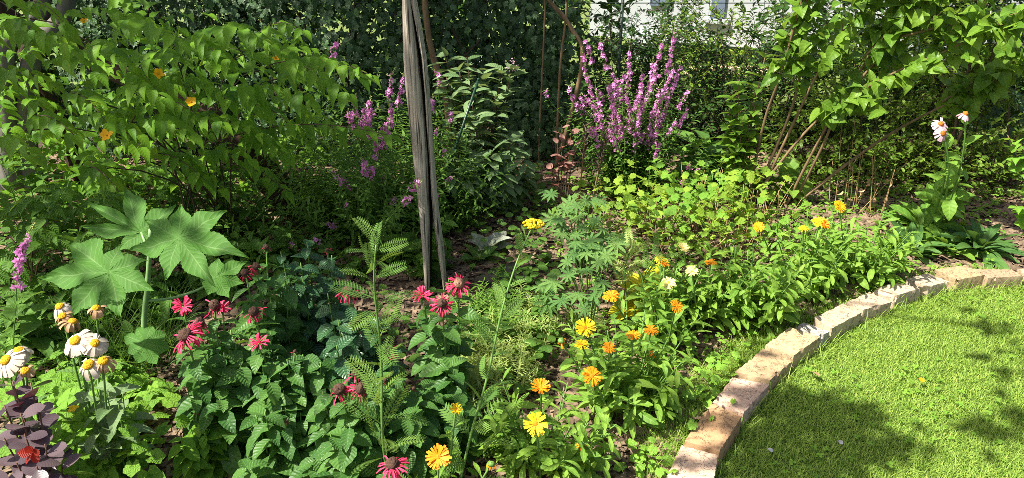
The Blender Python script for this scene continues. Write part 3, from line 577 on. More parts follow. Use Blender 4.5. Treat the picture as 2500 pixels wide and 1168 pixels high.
# dark evergreen hedge behind the fence on the left, added tall to block light from behind, and its right-hand counterpart
for k, (x, lb) in enumerate([(-3.6, 'dark evergreen hedge bush behind the golden flowered shrub, nearest the grey trunks'), (-2.4, 'dark evergreen hedge bush behind the fence, between the grey trunks and leaning trunk'),
                          (-1.2, 'dark evergreen hedge bush behind the fence, left of the split post'), (-.1, 'dark evergreen hedge bush behind the ivy, right of the split post')]):
    shrub('hedge_bush', lb, 'hedge', (x, 5.6, 0), [((x, 5.6, .7), (.8, .42, .95), 520), ((x, 5.7, 1.9), (.75, .45, .9), 200)], 'ovate', 'hedge', .085, 9, 200+k, .2, W=.9, group='hedge bushes behind the fence', shell=.2)
for k, (x, lb) in enumerate([(2.55, 'dark leafy bush behind the fence, under the heart leaved branches'), (3.6, 'dark leafy bush behind the fence in the upper right corner')]):
    shrub('hedge_bush', lb, 'hedge', (x, 5.5, 0), [((x, 5.5, .7), (.66, .4, .9), 420), ((x, 5.6, 1.8), (.7, .45, .8), 130)], 'ovate', 'hedge', .07, 9, 210+k, .2, W=.9, group='hedge bushes behind the fence', shell=.2)
def ivy(label, x0, x1, z1, n, seed, edge=0.):
    g = RG(seed); t = thing('ivy', label, 'ivy', ((x0+x1)/2, fy, 0), 'ivy on the fence'); m = M()
    x = g.uniform(x0, x1, n); z = g.uniform(0, z1, n)**1.; keep = (x < x1-edge*g.uniform(0, 1, n)*np.clip(.4+z, 0, 1.5)); x, z = x[keep], z[keep]; n = len(x)
    y = fy-.03+g.normal(size=n)*.07-.10*np.sin(x*4+z*3)*np.cos(z*5)-.05
    d = np.stack([g.normal(size=n)*.55, -.35+g.normal(size=n)*.3, -1+g.normal(size=n)*.3], -1); u = np.stack([g.normal(size=n)*.45, -1+g.normal(size=n)*.35, .45+g.normal(size=n)*.4], -1)
    place(m, T['ivy'], np.stack([x, y, z], -1), d, u, g.uniform(.022, .045, n), 1., .3, g.uniform(0, 1, n)); part(t, 'foliage', m, K['ivy'])
    for i in range(7):
        a = g.uniform(x0+.1, x1-.1); mm = M(); tube(mm, spline([[a, fy-.06, -.02], [a+g.normal()*.1, fy-.09, .4], [a+g.normal()*.2, fy-.07, .9], [a+g.normal()*.25, fy-.06, 1.4]]), .010, .004, 6); part(t, 'stem', mm, K['twig'])
ivy('dark glossy ivy covering the fence just right of the split post', P(960, 100, fy)[0], P(1440, 100, fy)[0], 1.35, 4600, 31, .25)
ivy('dark ivy behind the golden flowered shrub, left of the split post', -2.7, P(960, 100, fy)[0], 1.35, 5200, 32)
ivy('dark ivy patch in the upper right corner of the fence', P(2380, 40, fy)[0], 4.4, 1.3, 2000, 33)
for k, (pts, r0, r1, lb) in enumerate([
    ([(1335, 480), (1420, 170), (1395, 70), (1340, 0), (1300, -70)], .016, .011, 'bent tan stem arching over the ivy by the fence'),
    ([(1360, 330), (1368, 160), (1382, 40), (1385, -60)], .008, .007, 'thin upright tan stem in front of the ivy'),
    ([(1317, 330), (1325, 150), (1330, 30), (1328, -60)], .006, .005, 'thinnest upright brown stem in front of the ivy'),
    ([(1090, 250), (1055, 130), (1040, 40), (1035, -60)], .020, .017, 'tan sapling stem just right of the split post top')]):
    b = P(pts[0][0], pts[0][1], 4.5); path = [A([b[0], 4.5, -.03])]+[P(x, y, 4.5-.02*i) for i, (x, y) in enumerate(pts)]
    t = thing('sapling', lb, 'sapling', (b[0], 4.5, 0), 'bare stems by the ivy'); m = M(); tube(m, spline(path), r0, r1, 8, bump=.05); part(t, 'stem', m, K['tan'])
    g = RG(60+k); m = M(); ls = LS(); nodes(ls, spline(path), .85, 1, 5, 1, .07, g, dphi=2.4); ls.to(m, T['ovate']); part(t, 'foliage', m, K['hedge'])
# sparse climbers and bushes on the fence in front of the white house
for k, (px, py, rx, rz, n_, lb, mt, Y) in enumerate([
    (1640, 90, .22, .36, 130, 'dark green bush behind the fence between white pillar and window', 'hedge', 5.6),
    (1770, 110, .40, .34, 120, 'sparse small leaved bush on the fence before the white house window', 'privet', 4.9),
    (1870, 150, .38, .40, 125, 'sparse twiggy bush on the fence just left of the heart leaved shrub', 'hedge', 4.85),
    (1500, 60, .24, .22, 34, 'sparse leafy creeper hanging on the fence above the magenta spikes', 'ivy', 4.8),
    (1690, 290, .5, .22, 300, 'low dark small leaved bush at the foot of the fence behind magenta spikes', 'hedge', 4.8)]):
    c = P(px, py, Y); shrub('fence_bush', lb, 'bush', (c[0], Y, 0), [(c, (rx, .14, rz), n_)], 'small', mt, .042, 7, 220+k, .16, W=1., stems=6, r0=.006, group='loose bushes along the fence', shell=.15)
for k, (px, py, rx, rz, n_, lb) in enumerate([(1500, 190, .24, .26, 150, 'dark small leaved bush behind the fence, left of the white pillar'), (1655, 150, .30, .24, 170, 'dark small leaved bush behind the fence, right of the white pillar'), (1860, 280, .40, .28, 210, 'dark small leaved bush behind the upright pale leaved sapling'),
      (2010, 180, .40, .45, 320, 'tall dark bush behind the fence, seen between the tan stems'), (1560, 330, .5, .24, 260, 'dark low bush behind the fence, at the foot of the magenta spikes')]):
    c = P(px, py, 5.05); shrub('fence_bush', lb, 'bush', (c[0], 5.05, 0), [(c, (rx, .16, rz), n_)], 'small', 'hedge', .046, 8, 260+k, .15, stems=5, r0=.006, group='loose bushes along the fence', shell=.1)
c = P(1745, 165, 6.9); shrub('neighbour_bush', 'small sunlit yellow green bush on the lawn beyond the fence', 'bush', (c[0], 6.9, 0), [((c[0], 6.9, .16), (.3, .25, .17), 90)], 'small', 'chart', .05, 7, 230, .1)
c = P(1560, 215, 6.2); shrub('neighbour_bush', 'sunlit green bush beyond the fence behind the magenta spikes', 'bush', (c[0], 6.2, 0), [((c[0], 6.2, .2), (.5, .25, .2), 140)], 'small', 'privet', .05, 7, 231, .1)
# right-hand small-leaved hedge, full of light
for k, (px, py, Y, rx, rz, n_, lb) in enumerate([
    (1990, 330, 4.45, .28, .30, 150, 'small leaved privet bush behind the tan stems'), (2130, 250, 4.4, .34, .42, 210, 'small leaved privet bush behind the arching branches, mid bed'),
    (2300, 170, 4.5, .40, .50, 250, 'tall small leaved privet bush behind the pink coneflowers'), (2440, 320, 4.2, .36, .50, 230, 'dark small leaved privet bush at the right photo edge behind coneflowers'),
    (2140, 430, 4.2, .45, .20, 260, 'low privet bush under the lowest arching branch'), (2340, 440, 4.1, .36, .22, 190, 'low privet bush just behind the coneflower stems')]):
    c = P(px, py, Y); shrub('privet_bush', lb, 'bush', (c[0], Y, 0), [(c, (rx, .22, rz), n_)], 'small', 'privet', .040, 9, 240+k, .13, stems=7, r0=.007, group='privet bushes along the back right', shell=.25)
c = P(2405, 55, 4.2); t = shrub('hydrangea_bush', 'bush with white blossom in the upper right corner', 'bush', (c[0], 4.2, 0), [(c, (.16, .1, .14), 26)], 'ovate', 'cone', .07, 7, 251, .12, stems=3)
m = M(); g = RG(252)
for _ in range(46): petals(m, T['quad'], c+g.normal(size=3)*A([.055, .03, .05])+A([0, -.1, .0]), g.normal(size=3)+A([-.3, -1, .6]), 4, .013, 1.2, .2, g)
part(t, 'blossom', m, K['whi'])

# ------------------------------------------------------------------ trees: trunks seen on the left, crowns overhead that dapple the garden
def crownblob(ls, target, r, cover, g, dist, Ls=.085):
    n_ = max(3, int(cover*math.pi*r*r/(Ls*Ls*.27))); c = target+SUN*dist
    for _ in range(n_):
        q = g.normal(size=3)*r*.5; q += SUN*g.normal()*.25
        ls.add(c+q, g.normal(size=3)+A([0, 0, -.5]), ZUP+g.normal(size=3)*.5, Ls*g.uniform(.7, 1.2), 1., .4, g.uniform())
def tree(label, trunks, seed, shades, bark, trunk_r, dist, gain=1.):
    g = RG(seed); b = trunks[0][0]; t = thing('tree', label, 'tree', (b[0], b[1], 0)); ls = LS(); tops = []
    for pts in trunks:
        m = M(); tube(m, spline(pts, 8), trunk_r, trunk_r*.55, 12, bump=.05, rg=g); part(t, 'trunk', m, K[bark]); tops.append(A(pts[-1]))
    for i, (tg, r, cov) in enumerate(shades):
        crownblob(ls, A(tg), r, cov*gain, g, dist)
        c = A(tg)+SUN*dist; tp = tops[i % len(tops)]
        if i % 3 == 0: m = M(); tube(m, bez(tp, tp*.5+c*.5+A([0, 0, .5]), c, 8), .03, .008, 6); part(t, 'branch', m, K[bark])
    m = M(); ls.to(m, T['ovate']); part(t, 'crown', m, K['maple'])
Gz = lambda px, py, z=0.: G(px, py, z)
shA = [(P(x, y, Y), r, c) for x, y, Y, r, c in [
  (60, 120, 3.2, .45, 1.3), (200, 60, 3.3, .25, .5), (60, 350, 3.0, .4, 1.5), (300, 330, 2.9, .25, .5), (180, 430, 2.9, .35, 1.4), (430, 420, 3.1, .3, 1.1), (560, 250, 3.2, .22, .5),
  (620, 470, 3.3, .30, 1.1), (470, 80, 3.5, .3, .8), (350, 560, 2.3, .22, .75), (500, 560, 2.25, .14, .7), (260, 700, 2.1, .13, .5), (480, 650, 2.2, .12, .9), (120, 620, 2.5, .3, 1.3), (300, 740, 2.4, .25, 1.2), (150, 760, 2.3, .2, 1.3), (250, 600, 2.9, .3, 1.2)]]
_q = RG(700); shA += [(P(_q.uniform(-40, 900), _q.uniform(20, 480), _q.uniform(2.6, 3.2)), _q.uniform(.08, .15), 1.3) for _ in range(8)]
shB = [(P(x, y, Y), r, c) for x, y, Y, r, c in [
  (1010, 60, 2.85, .06, .8), (1010, 190, 2.85, .09, 1.3), (1020, 330, 2.85, .10, 1.5), (1040, 480, 2.85, .09, .8), (1045, 600, 2.85, .08, .5),
  (1180, 100, 4.6, .45, 1.5), (1050, 60, 4.6, .4, 1.4), (1320, 180, 4.6, .35, 1.5), (1270, 330, 4.5, .28, 1.3), (1380, 60, 4.7, .3, 1.6), (1180, 430, 3.9, .2, .6), (880, 100, 4.4, .5, 1.8), (880, 480, 3.2, .28, .9), (720, 560, 3.2, .3, 1.2),
  (1000, 540, 3.1, .2, .8), (1150, 620, 3.1, .22, 1.1), (700, 680, 2.1, .13, .9), (800, 720, 2.0, .14, .8), (640, 650, 2.1, .1, .8), (820, 1000, 1.75, .10, .7), (1290, 560, 3.5, .16, .9), (930, 700, 1.6, .1, .5), (1040, 830, 1.9, .09, .6)]]
shC = [(Gz(x, y), r, c) for x, y, r, c in [
  (1930, 1000, .13, 1.5), (1990, 990, .10, 1.4), (2060, 1060, .13, 1.4), (1870, 1080, .13, 1.4), (1960, 1110, .14, 1.3), (2140, 1010, .05, 1.4), (2150, 1080, .10, 1.3), (2230, 1090, .07, 1.2), (1850, 1160, .12, 1.1), (2060, 1165, .10, .9),
  (2440, 1060, .09, 1.3), (2480, 1000, .07, 1.0), (2440, 800, .09, .7), (2480, 900, .08, .7), (1720, 1040, .035, .8), (1850, 880, .05, .9), (1890, 840, .04, .9), (1700, 1140, .04, .7), (1960, 800, .03, .9)]]
shC += [(P(x, y, Y), r, c) for x, y, Y, r, c in [(2350, 620, 3.5, .14, .9), (2240, 610, 3.5, .12, .9), (2480, 450, 4.2, .16, .8), (2350, 530, 3.9, .14, 1.0), (1700, 680, 3.0, .07, .6), (1780, 740, 2.8, .12, .9), (1650, 800, 2.5, .08, .6), (2440, 20, 4.7, .3, 1.5), (2120, 390, 4.4, .26, .8), (1980, 360, 4.5, .22, .8), (2330, 380, 4.3, .22, .7), (2420, 330, 4.3, .26, .8), (2230, 180, 4.5, .3, .6)]]
tree('old grey barked tree whose trunk stands at the left photo edge', [[P(15, 420, 4.0)*A([1, 1, 0]), P(18, 300, 4.0), P(12, 120, 4.0), P(40, -120, 4.0), (-3.2, 2.6, 3.2)],
      [P(70, 420, 4.05)*A([1, 1, 0]), P(62, 300, 4.05), P(80, 130, 4.05), P(130, -100, 4.05), (-2.8, 3.4, 3.0)]], 41, shA, 'barkg', .06, 4.6, .4)
tree('dark brown leaning tree trunk behind the golden flowered shrub', [[P(690, 520, 3.75)*A([1, 1, 0])+A([.1, 0, 0]), P(625, 400, 3.75), P(560, 330, 3.75), P(475, 262, 3.85), P(330, 200, 4.3), P(120, 60, 4.5), (-3.4, 3.6, 2.6)]], 42, shB, 'bark', .085, 4.9, .9)
tree('dead barked tree leaning at the left edge behind the golden flowered shrub', [[P(180, 330, 4.2)*A([1, 1, 0]), P(105, 220, 4.2), P(60, 130, 4.2), P(0, 20, 4.2), (-4.2, 2.2, 3.0)]], 43, shC, 'bark', .05, 4.2, 1.7)

# ------------------------------------------------------------------ kerria
g = RG(51); kb = A([-1.45, 3.35, 0.]); t = thing('kerria_shrub', 'large arching green shrub with golden yellow flowers', 'shrub', kb); ls = LS(); arc_m = []
def shoot(a, b, n_, L, droop=.9, fan=.5):
    dr = g.uniform(.05, 1.1); fn = fan*g.uniform(1.1, 1.9); mid = (a+b)/2+A([0, 0, .10+.05*g.random()]); path = bez(a, mid, b, 10); ln = np.linalg.norm(b-a)
    for i in range(n_):
        tt = .18+.82*(i+.5)/n_; p, TT = samp(path, tt); sd = nrm(np.cross(TT, ZUP)); s = 1 if i % 2 else -1
        d = sd*s*fn+TT*(.5+.3*g.random())-ZUP*droop*dr*g.uniform(.5, 1.)+g.normal(size=3)*.18
        u = ZUP+sd*s*.25-A([0, .5, 0])+g.normal(size=3)*.3
        ls.add(p, d, u, L*g.uniform(.6, 1.2)*(1-.25*tt), g.uniform(.75, 1.05), g.uniform(.3, 1.3), g.uniform())
    ls.add(path[-1], nrm(path[-1]-path[-2])-ZUP*.3, ZUP, L*.7, 1., .5, g.uniform()); return path
spec = [((520, 350), (955, 332), 2.75), ((560, 300), (700, 300), 2.8), ((330, 170), (610, 130), 3.0), ((420, 120), (545, 150), 2.9), ((600, 130), (740, 75), 3.2), ((690, 190), (905, 185), 3.1), ((640, 170), (800, 200), 3.1),
        ((250, 330), (345, 360), 2.6), ((320, 300), (480, 280), 2.7), ((150, 250), (260, 300), 2.6), ((60, 320), (180, 330), 2.6), ((200, 420), (290, 470), 2.7), ((330, 400), (500, 440), 2.8), ((380, 400), (540, 460), 2.8),
        ((560, 420), (700, 470), 3.1), ((40, 40), (160, 60), 3.0), ((0, 80), (100, 100), 2.8), ((130, 60), (300, 40), 3.2), ((200, 130), (330, 190), 2.8), ((280, 200), (430, 210), 2.8), ((430, 210), (560, 250), 2.8), ((470, 260), (640, 260), 2.8), ((720, 300), (830, 330), 2.9)]
spec += [((x-g.uniform(120, 220), y-g.uniform(-30, 40)), (x, y), g.uniform(2.55, 2.8)) for x, y in [(660, 110), (720, 150), (850, 230), (880, 190), (600, 210), (540, 300), (640, 330), (470, 330), (400, 240), (240, 180), (180, 120), (440, 100), (760, 250), (560, 150), (130, 200), (340, 330), (90, 380), (610, 390), (700, 380), (480, 170)]]
for a, b, Y in spec: arc_m.append(shoot(P(*a, Y+.25), P(*b, Y), 9+int(abs(b[0]-a[0])/38), .106))
for _ in range(52):
    x, y = g.uniform(-80, 780), g.uniform(-80, 470)
    if y > 430-.0004*(x-350)**2 or (x > 560 and y < 60): y = g.uniform(60, 380)
    Y = g.uniform(2.75, 3.6); a = P(x-g.uniform(60, 260)*(1 if x > 330 else -.3), y+g.uniform(-20, 120), Y+.3); arc_m.append(shoot(a, P(x, y, Y), 9, .10))
for _ in range(210):
    x, y = g.uniform(-80, 830), (g.uniform(60, 600) if _ < 120 else g.uniform(330, 620)); Y = g.uniform(3.5, 4.2); shoot(P(x-120, y+60, Y+.2), P(x, y, Y), 9, .095)
m = M(); ls.to(m, T['kerria']); part(t, 'foliage', m, K['kerria'])
for path in arc_m[:16]:
    m = M(); a = path[0]; tube(m, np.vstack([bez(kb+A([g.normal()*.12, g.normal()*.12, 0]), A([kb[0]*.7+a[0]*.3, kb[1]*.7+a[1]*.3, max(.5, a[2])]), a, 7)[:-1], path]), .004, .0015, 5); part(t, 'stem', m, K['twig'])
for x, y, Y, s in [(321, 66, 2.9, .019), (386, 181, 2.65, .021), (467, 250, 2.65, .022), (261, 331, 2.5, .025), (675, 142, 2.9, .016), (205, 52, 2.9, .014)]:
    c = P(x, y, Y); m = M(); ax = nrm(A([g.normal()*.4, -.8, .6])); petals(m, T['rpet'], c, ax, 5, s, 1., .25, g, bend=-.3, jit=.12); f = part(t, 'flower', m, K['kerf'])
    m = M(); ball(m, c+ax*.002, .003, .003, ax); sub(f, 'flower_centre', m, K['disc'])
    m = M(); tube(m, bez(c-ax*.002, c-ax*.012-ZUP*.01, c-ax*.02-ZUP*.035), .0014, .001, 5); sub(f, 'flower_stalk', m, K['stemg'])
# younger bramble-like shrub lower left
g = RG(53); b = G(90, 760); t = thing('bramble_bush', 'dark serrated leaved bramble below the golden flowered shrub, left of castor plant', 'shrub', (b[0], 2.75, 0)); ls = LS()
for _ in range(70):
    x, y = g.uniform(-60, 360), g.uniform(470, 740); Y = g.uniform(2.55, 2.95); shoot(P(x-60, y+60, Y+.1), P(x, y, Y), 7, .085, .5, .8)
m = M(); ls.to(m, T['kerria']); part(t, 'foliage', m, K['bramble'])
for _ in range(5): m = M(); e = P(g.uniform(0, 300), g.uniform(520, 650), 2.8); tube(m, bez(A([b[0], 2.75, -.02]), A([b[0], 2.75, .4]), e), .005, .002, 5); part(t, 'stem', m, K['stemr'])

# ------------------------------------------------------------------ castor plant
g = RG(54); cb = A([*P(356, 890, 2.28)[:2], 0.]); t = thing('castor_plant', 'castor oil plant with huge star shaped green leaves', 'plant', cb)
jt = P(364, 640, 2.28); m = M(); tube(m, spline([cb+A([0, 0, -.02]), P(352, 800, 2.28), P(360, 700, 2.28), jt, P(368, 560, 2.3)]), .0105, .007, 10); part(t, 'stem', m, K['stemc'])
castor = [((438, 582), 2.15, (-.05, -.62, .78), [(438, 495), (553, 513), (604, 625), (525, 700), (401, 682), (314, 611), (352, 536)], .36, P(364, 620, 2.28)),
 ((344, 567), 2.38, (-.15, -.72, .68), [(300, 454), (194, 485), (190, 550), (283, 613), (428, 499), (400, 600)], .30, P(366, 600, 2.28)),
 ((265, 664), 2.10, (-.10, -.66, .75), [(165, 592), (88, 676), (165, 771), (293, 773), (373, 708), (356, 633), (293, 597)], .42, P(362, 690, 2.28)),
 ((529, 678), 2.36, (.15, -.7, .7), [(604, 637), (595, 690), (560, 728), (505, 722), (533, 629), (480, 660)], .45, P(358, 735, 2.28)),
 ((356, 838), 2.20, (0, -.75, .65), [(300, 818), (310, 862), (335, 888), (380, 889), (412, 852), (405, 812), (330, 800), (372, 795)], .72, P(352, 850, 2.28))]
for c, Y, nn_, tips, si, at in castor:
    c3 = P(*c, Y); nv_ = nrm(nn_); X = nrm(np.cross(A([0, 1., 0]), nv_)); Yv = np.cross(nv_, X); an, le = [], []
    for tp in tips:
        r_ = ray(*tp); h = CAM+r_*(np.dot(c3-CAM, nv_)/np.dot(r_, nv_))-c3; an.append(math.atan2(h@Yv, h@X)); le.append(np.hypot(h@Yv, h@X))
    tp = palm(an, le, [si*min(le[i], 1.15*np.mean(le)) for i in np.argsort(an)], nl=22, serr=.035, bulge=.62 if si < .6 else .15, droop=.16, p=2.2 if si < .6 else 1.5)
    q_ = tp['v']; q_[:, 2] += .006*np.sin(q_[:, 0]*38+c[0])*np.cos(q_[:, 1]*31+c[1])+.004*np.sin(q_[:, 0]*70+q_[:, 1]*55)
    V = c3+tp['v'][:, :1]*X+tp['v'][:, 1:2]*Yv+tp['v'][:, 2:]*nv_; m = M(); m.add(V, tp['f'], tp['uv'], .4+.2*g.random()); lf = part(t, 'leaf', m, K['castor'])
    m = M(); tube(m, bez(at, at*.4+c3*.6-A([0, 0, .05]), c3-nv_*.003), .0055, .004, 8); sub(lf, 'leaf_stalk', m, K['stemc'])

# ------------------------------------------------------------------ split post
g = RG(55); PY = 2.86; t = thing('split_post', 'weathered grey wooden post split down its length', 'post', (*P(1060, 700, PY)[:2], 0), None)
wood = None
def postmat():
    m, n = newmat('weathered_wood'); L = n.links.new; tc = N(n, 'ShaderNodeTexCoord'); mp = N(n, 'ShaderNodeMapping'); mp.inputs['Scale'].default_value = (1, 1, .035); L(tc.outputs['Object'], mp.inputs[0])
    a = N(n, 'ShaderNodeTexNoise'); a.inputs['Scale'].default_value = 130; a.inputs['Detail'].default_value = 8; L(mp.outputs[0], a.inputs['Vector'])
    b = N(n, 'ShaderNodeTexNoise'); b.inputs['Scale'].default_value = 7; b.inputs['Detail'].default_value = 4; L(tc.outputs['Object'], b.inputs['Vector'])
    c = mixc(n, b.outputs[0], (.40, .365, .30), (.31, .26, .20))
    c = mixc(n, mth(n, 'MULTIPLY', mth(n, 'SUBTRACT', .47, a.outputs[0]), 9, clamp=True), c, (.045, .036, .028))
    c = mixc(n, mth(n, 'MULTIPLY', mth(n, 'SUBTRACT', a.outputs[0], .55), 5, clamp=True), c, (.60, .54, .44))
    p = N(n, 'ShaderNodeBsdfPrincipled'); L(c, p.inputs['Base Color']); p.inputs['Roughness'].default_value = .9
    bp = N(n, 'ShaderNodeBump'); bp.inputs['Strength'].default_value = .9; bp.inputs['Distance'].default_value = .006; L(a.outputs[0], bp.inputs['Height']); L(bp.outputs[0], p.inputs['Normal'])
    o = N(n, 'ShaderNodeOutputMaterial'); L(p.outputs[0], o.inputs[0]); return m
PM = postmat()
ysamp = [-170, -60, 0, 60, 137, 222, 300, 395, 470, 535, 610, 690, 735]
Lm = np.interp(ysamp, [-170, 0, 100, 180, 300, 411, 519, 596, 735], [984, 983, 984, 987, 1000, 1012, 1024, 1032, 1039])
Rm = np.interp(ysamp, [-170, 0, 51, 137, 222, 291, 377, 534, 735], [1000, 1003, 1010, 1021, 1030, 1037, 1045, 1049, 1049])
Ls_ = np.interp(ysamp, [-170, 0, 68, 154, 222, 291, 397, 503, 627, 698, 735], [1001, 1005, 1018, 1034, 1039, 1042, 1050, 1056, 1072, 1083, 1086])
Rs_ = np.interp(ysamp, [-170, 0, 68, 137, 222, 308, 397, 472, 550, 611, 688, 735], [1006, 1016, 1028, 1039, 1047, 1054, 1060, 1066, 1075, 1083, 1089, 1092])
def slat(l, r, Y, th, name, rnd_):
    m = M(); V = []; k = 16
    for y, a, b in zip(ysamp, l, r):
        A_, B_ = P(a, y, Y), P(b, y, Y); c = (A_+B_)/2; hw = (B_[0]-A_[0])/2
        for i in range(k):
            f = 2*math.pi*i/k; sx = math.copysign(abs(math.cos(f))**.55, math.cos(f)); sy = math.copysign(abs(math.sin(f))**(.7 if rnd_ else .5), math.sin(f))
            V.append(c+A([sx*hw, -sy*th*.5, 0])+g.normal(size=3)*A([.0006, .0012, 0]))
    n_ = len(ysamp); i = np.arange(n_-1)[:, None]*k; j = np.arange(k)[None]; j2 = (j+1) % k
    m.add(A(V), [np.stack([i+j, i+j2, i+k+j2, i+k+j], -1).reshape(-1, 4), A([[0, q+1, q] for q in range(1, k-1)])]); part(t, name, m, PM)
slat(Lm, Rm, PY, .075, 'slat', True); slat(Ls_, Rs_, PY+.02, .085, 'slat', False)
yq = ysamp; HM = plain('crack_shade', (.010, .008, .007), (.035, .028, .022), 40, .95, .6, stretch=(1, 1, .05)); PM_, PM = PM, HM  # rear slat painted near black for the shade inside the crack
slat(Rm-5, np.minimum(Ls_+4, Rm+np.interp(ysamp, [0, 300, 480, 735], [14, 9, 8, 4])), PY+.055, .05, 'crack_shade_slat', False); PM = PM_
# green plant stake
t = thing('plant_stake', 'thin dark green plant stake right of the split post', 'stake', (*P(1105, 380, 3.6)[:2], 0)); a, b = P(1168, 195, 3.6), P(1105, 382, 3.55)
m = M(); tube(m, [b+(b-a)*1.2, b, a], .007, sides=10); part(t, 'rod', m, K['stake']); m = M(); ball(m, a, .008, .010, a-b); part(t, 'cap', m, K['stake'])

# ------------------------------------------------------------------ loosestrife
def loosestrife(label, base, spikes, seed, sp=.05, fill=0, fh=.5, fr=(.25, .2), spk=(.2, .3), fl='loosef', dens=1.):
    g = RG(seed); base = A(base, float); t = thing('loosestrife', label, 'plant', base, 'loosestrife plants'); ls = LS()
    for px, py, Y, ln in spikes:
        e = P(px, py, Y); b = base+A([(e[0]-base[0])*.25+g.normal()*.03, (e[1]-base[1])*.4+g.normal()*.03, 0])
        path = bez(b, A([b[0]*.5+e[0]*.5+g.normal()*.025, b[1]*.5+e[1]*.5, e[2]*.62]), e, 16); path[1:-1, 0] += np.cumsum(g.normal(size=14)*.0045); lp = np.sum(np.linalg.norm(np.diff(path, axis=0), axis=1)); t0 = max(.2, 1-ln/lp)
        m = M(); tube(m, path, .0028, .0012, 5); part(t, 'stem', m, K['stemg'])
        nodes(ls, path, .12, t0+.08, int(9+lp*12), 2, .062, g, .35, .6, 1., taper=lambda q: 1-.5*q)
        m = M(); nn_ = int(ln*(1-.12)/.0125)
        for i in range(nn_):
            tt = t0+(1-t0)*.86*(i+.3*g.random())/nn_; p, TT = samp(path, tt); k = (5 if math.sin(i*1.15+px) > -.1 else 1) if g.random() < .85*dens else 1; rr = .019*(1-.6*i/nn_)*g.uniform(.25, 1.4)
            e1 = nrm(np.cross(TT, A([0, 1., 0]))); e2 = np.cross(TT, e1)
            for j in range(k):
                f = g.uniform(0, 6.28); sd = e1*math.cos(f)+e2*math.sin(f); petals(m, T['quad'], p+sd*rr*.6, sd+TT*.25+g.normal(size=3)*.25, 5, .0122*g.uniform(.55, 1.35), 1.05, .35, g, jit=.3)
        f_ = part(t, 'flower_spike', m, K[fl])
        m = M(); ls2 = LS(); nodes(ls2, path, t0, 1.0, int(ln/.009), 3, .008, g, .7, .2, 1.4); ls2.to(m, T['small']); p1, TT = samp(path, .999); sub(f_, 'bud', m, K['bud'])
    for _ in range(fill):
        e = base+A([g.normal()*fr[0], g.normal()*fr[1], abs(g.normal())*.15+fh*g.uniform(.35, 1.05)]); b = base+A([(e[0]-base[0])*.5, (e[1]-base[1])*.5, 0])
        nodes(ls, bez(b, b*.5+e*.5+A([0, 0, .05]), e), .1, 1, 13, 2, .058, g, .45, .6, taper=lambda q: 1-.45*q)
    m = M(); ls.to(m, T['lance']); part(t, 'foliage', m, K['loose']); return t
Y0 = 3.95; _r = RG(600)
loosestrife('tall loosestrife with dense magenta flower spikes in front of the fence', (*G(1535, 480)[:2], 0), [(x, y, Y, l) for x, y, Y, l in [
 (1421, 88, Y0, .17), (1465, 90, Y0, .20), (1420, 115, Y0, .3), (1537, 112, Y0+.05, .30), (1648, 62, Y0, .30), (1626, 85, Y0, .38), (1660, 150, Y0+.05, .25), (1688, 215, Y0, .16), (1563, 165, Y0-.05, .30), (1502, 165, Y0, .28),
 (1480, 195, Y0-.1, .32), (1400, 205, Y0, .20), (1643, 155, Y0-.1, .30), (1580, 185, Y0-.1, .34), (1540, 215, Y0-.12, .30), (1620, 195, Y0-.1, .34), (1600, 245, Y0-.15, .28), (1510, 265, Y0-.15, .28), (1455, 225, Y0-.05, .28), (1560, 260, Y0-.15, .26), (1440, 300, Y0-.1, .18), (1650, 290, Y0-.1, .16),
 (1425, 180, Y0+.05, .26), (1595, 140, Y0+.1, .3), (1675, 255, Y0+.05, .2), (1530, 180, Y0+.08, .3), (1610, 270, Y0, .25), (1575, 225, Y0+.05, .3), (1475, 265, Y0+.05, .25), (1635, 225, Y0+.05, .3), (1550, 300, Y0-.1, .2), (1490, 320, Y0-.15, .16)]]+[(1530+_r.normal()*70, 285+_r.normal()*60, Y0+_r.normal()*.08, _r.uniform(.06, .18)) for _ in range(48)], 61, fill=110, fh=.52, fr=(.19, .1))
loosestrife('shaded loosestrife with scattered magenta spikes just left of the split post', (*G(900, 560)[:2], 0), [(828, 95, 3.3, .14), (965, 165, 3.6, .2), (870, 228, 3.0, .16), (905, 235, 3.1, .19), (945, 240, 3.1, .22), (985, 180, 3.6, .2), (955, 290, 3.1, .18), (930, 330, 3.1, .16), (850, 265, 3.0, .14),
 (800, 415, 2.9, .14), (880, 385, 2.95, .15), (915, 405, 3.0, .13), (960, 480, 3.05, .08), (780, 545, 3.2, .1), (845, 490, 3.2, .07), (755, 590, 3.1, .06), (890, 255, 3.0, .2), (925, 262, 3.1, .2), (870, 285, 3.0, .14), (940, 425, 3.2, .09), (830, 430, 3.3, .1), (715, 600, 3.1, .05), (1005, 480, 2.7, .10), (1032, 440, 2.68, .10)], 62, fill=230, fh=.52, fr=(.32, .26), dens=.9)
loosestrife('loosestrife with few magenta spikes just right of the split post', (*G(1090, 560)[:2], 0), [(1052, 165, 3.7, .12), (1058, 228, 3.6, .12), (1095, 268, 3.6, .08), (1078, 360, 3.4, .07), (1110, 430, 3.3, .08), (1075, 310, 3.5, .06), (1062, 470, 3.3, .05)], 63, fill=70, fh=.4, fr=(.14, .1), dens=.8)
loosestrife('loosestrife with one pink spike at the left photo edge', (*(P(-60, 900, 2.0)[:2]), 0), [(82, 545, 1.95, .26), (-30, 600, 2.0, .2)], 64, fill=4, fh=.3, fr=(.08, .08))
loosestrife('small low loosestrife between chartreuse leaves and comfrey', (*G(1690, 500)[:2], 0), [(1685, 395, 3.7, .06), (1700, 410, 3.7, .05), (1665, 440, 3.65, .04)], 65, fill=4, fh=.2, fr=(.06, .05))

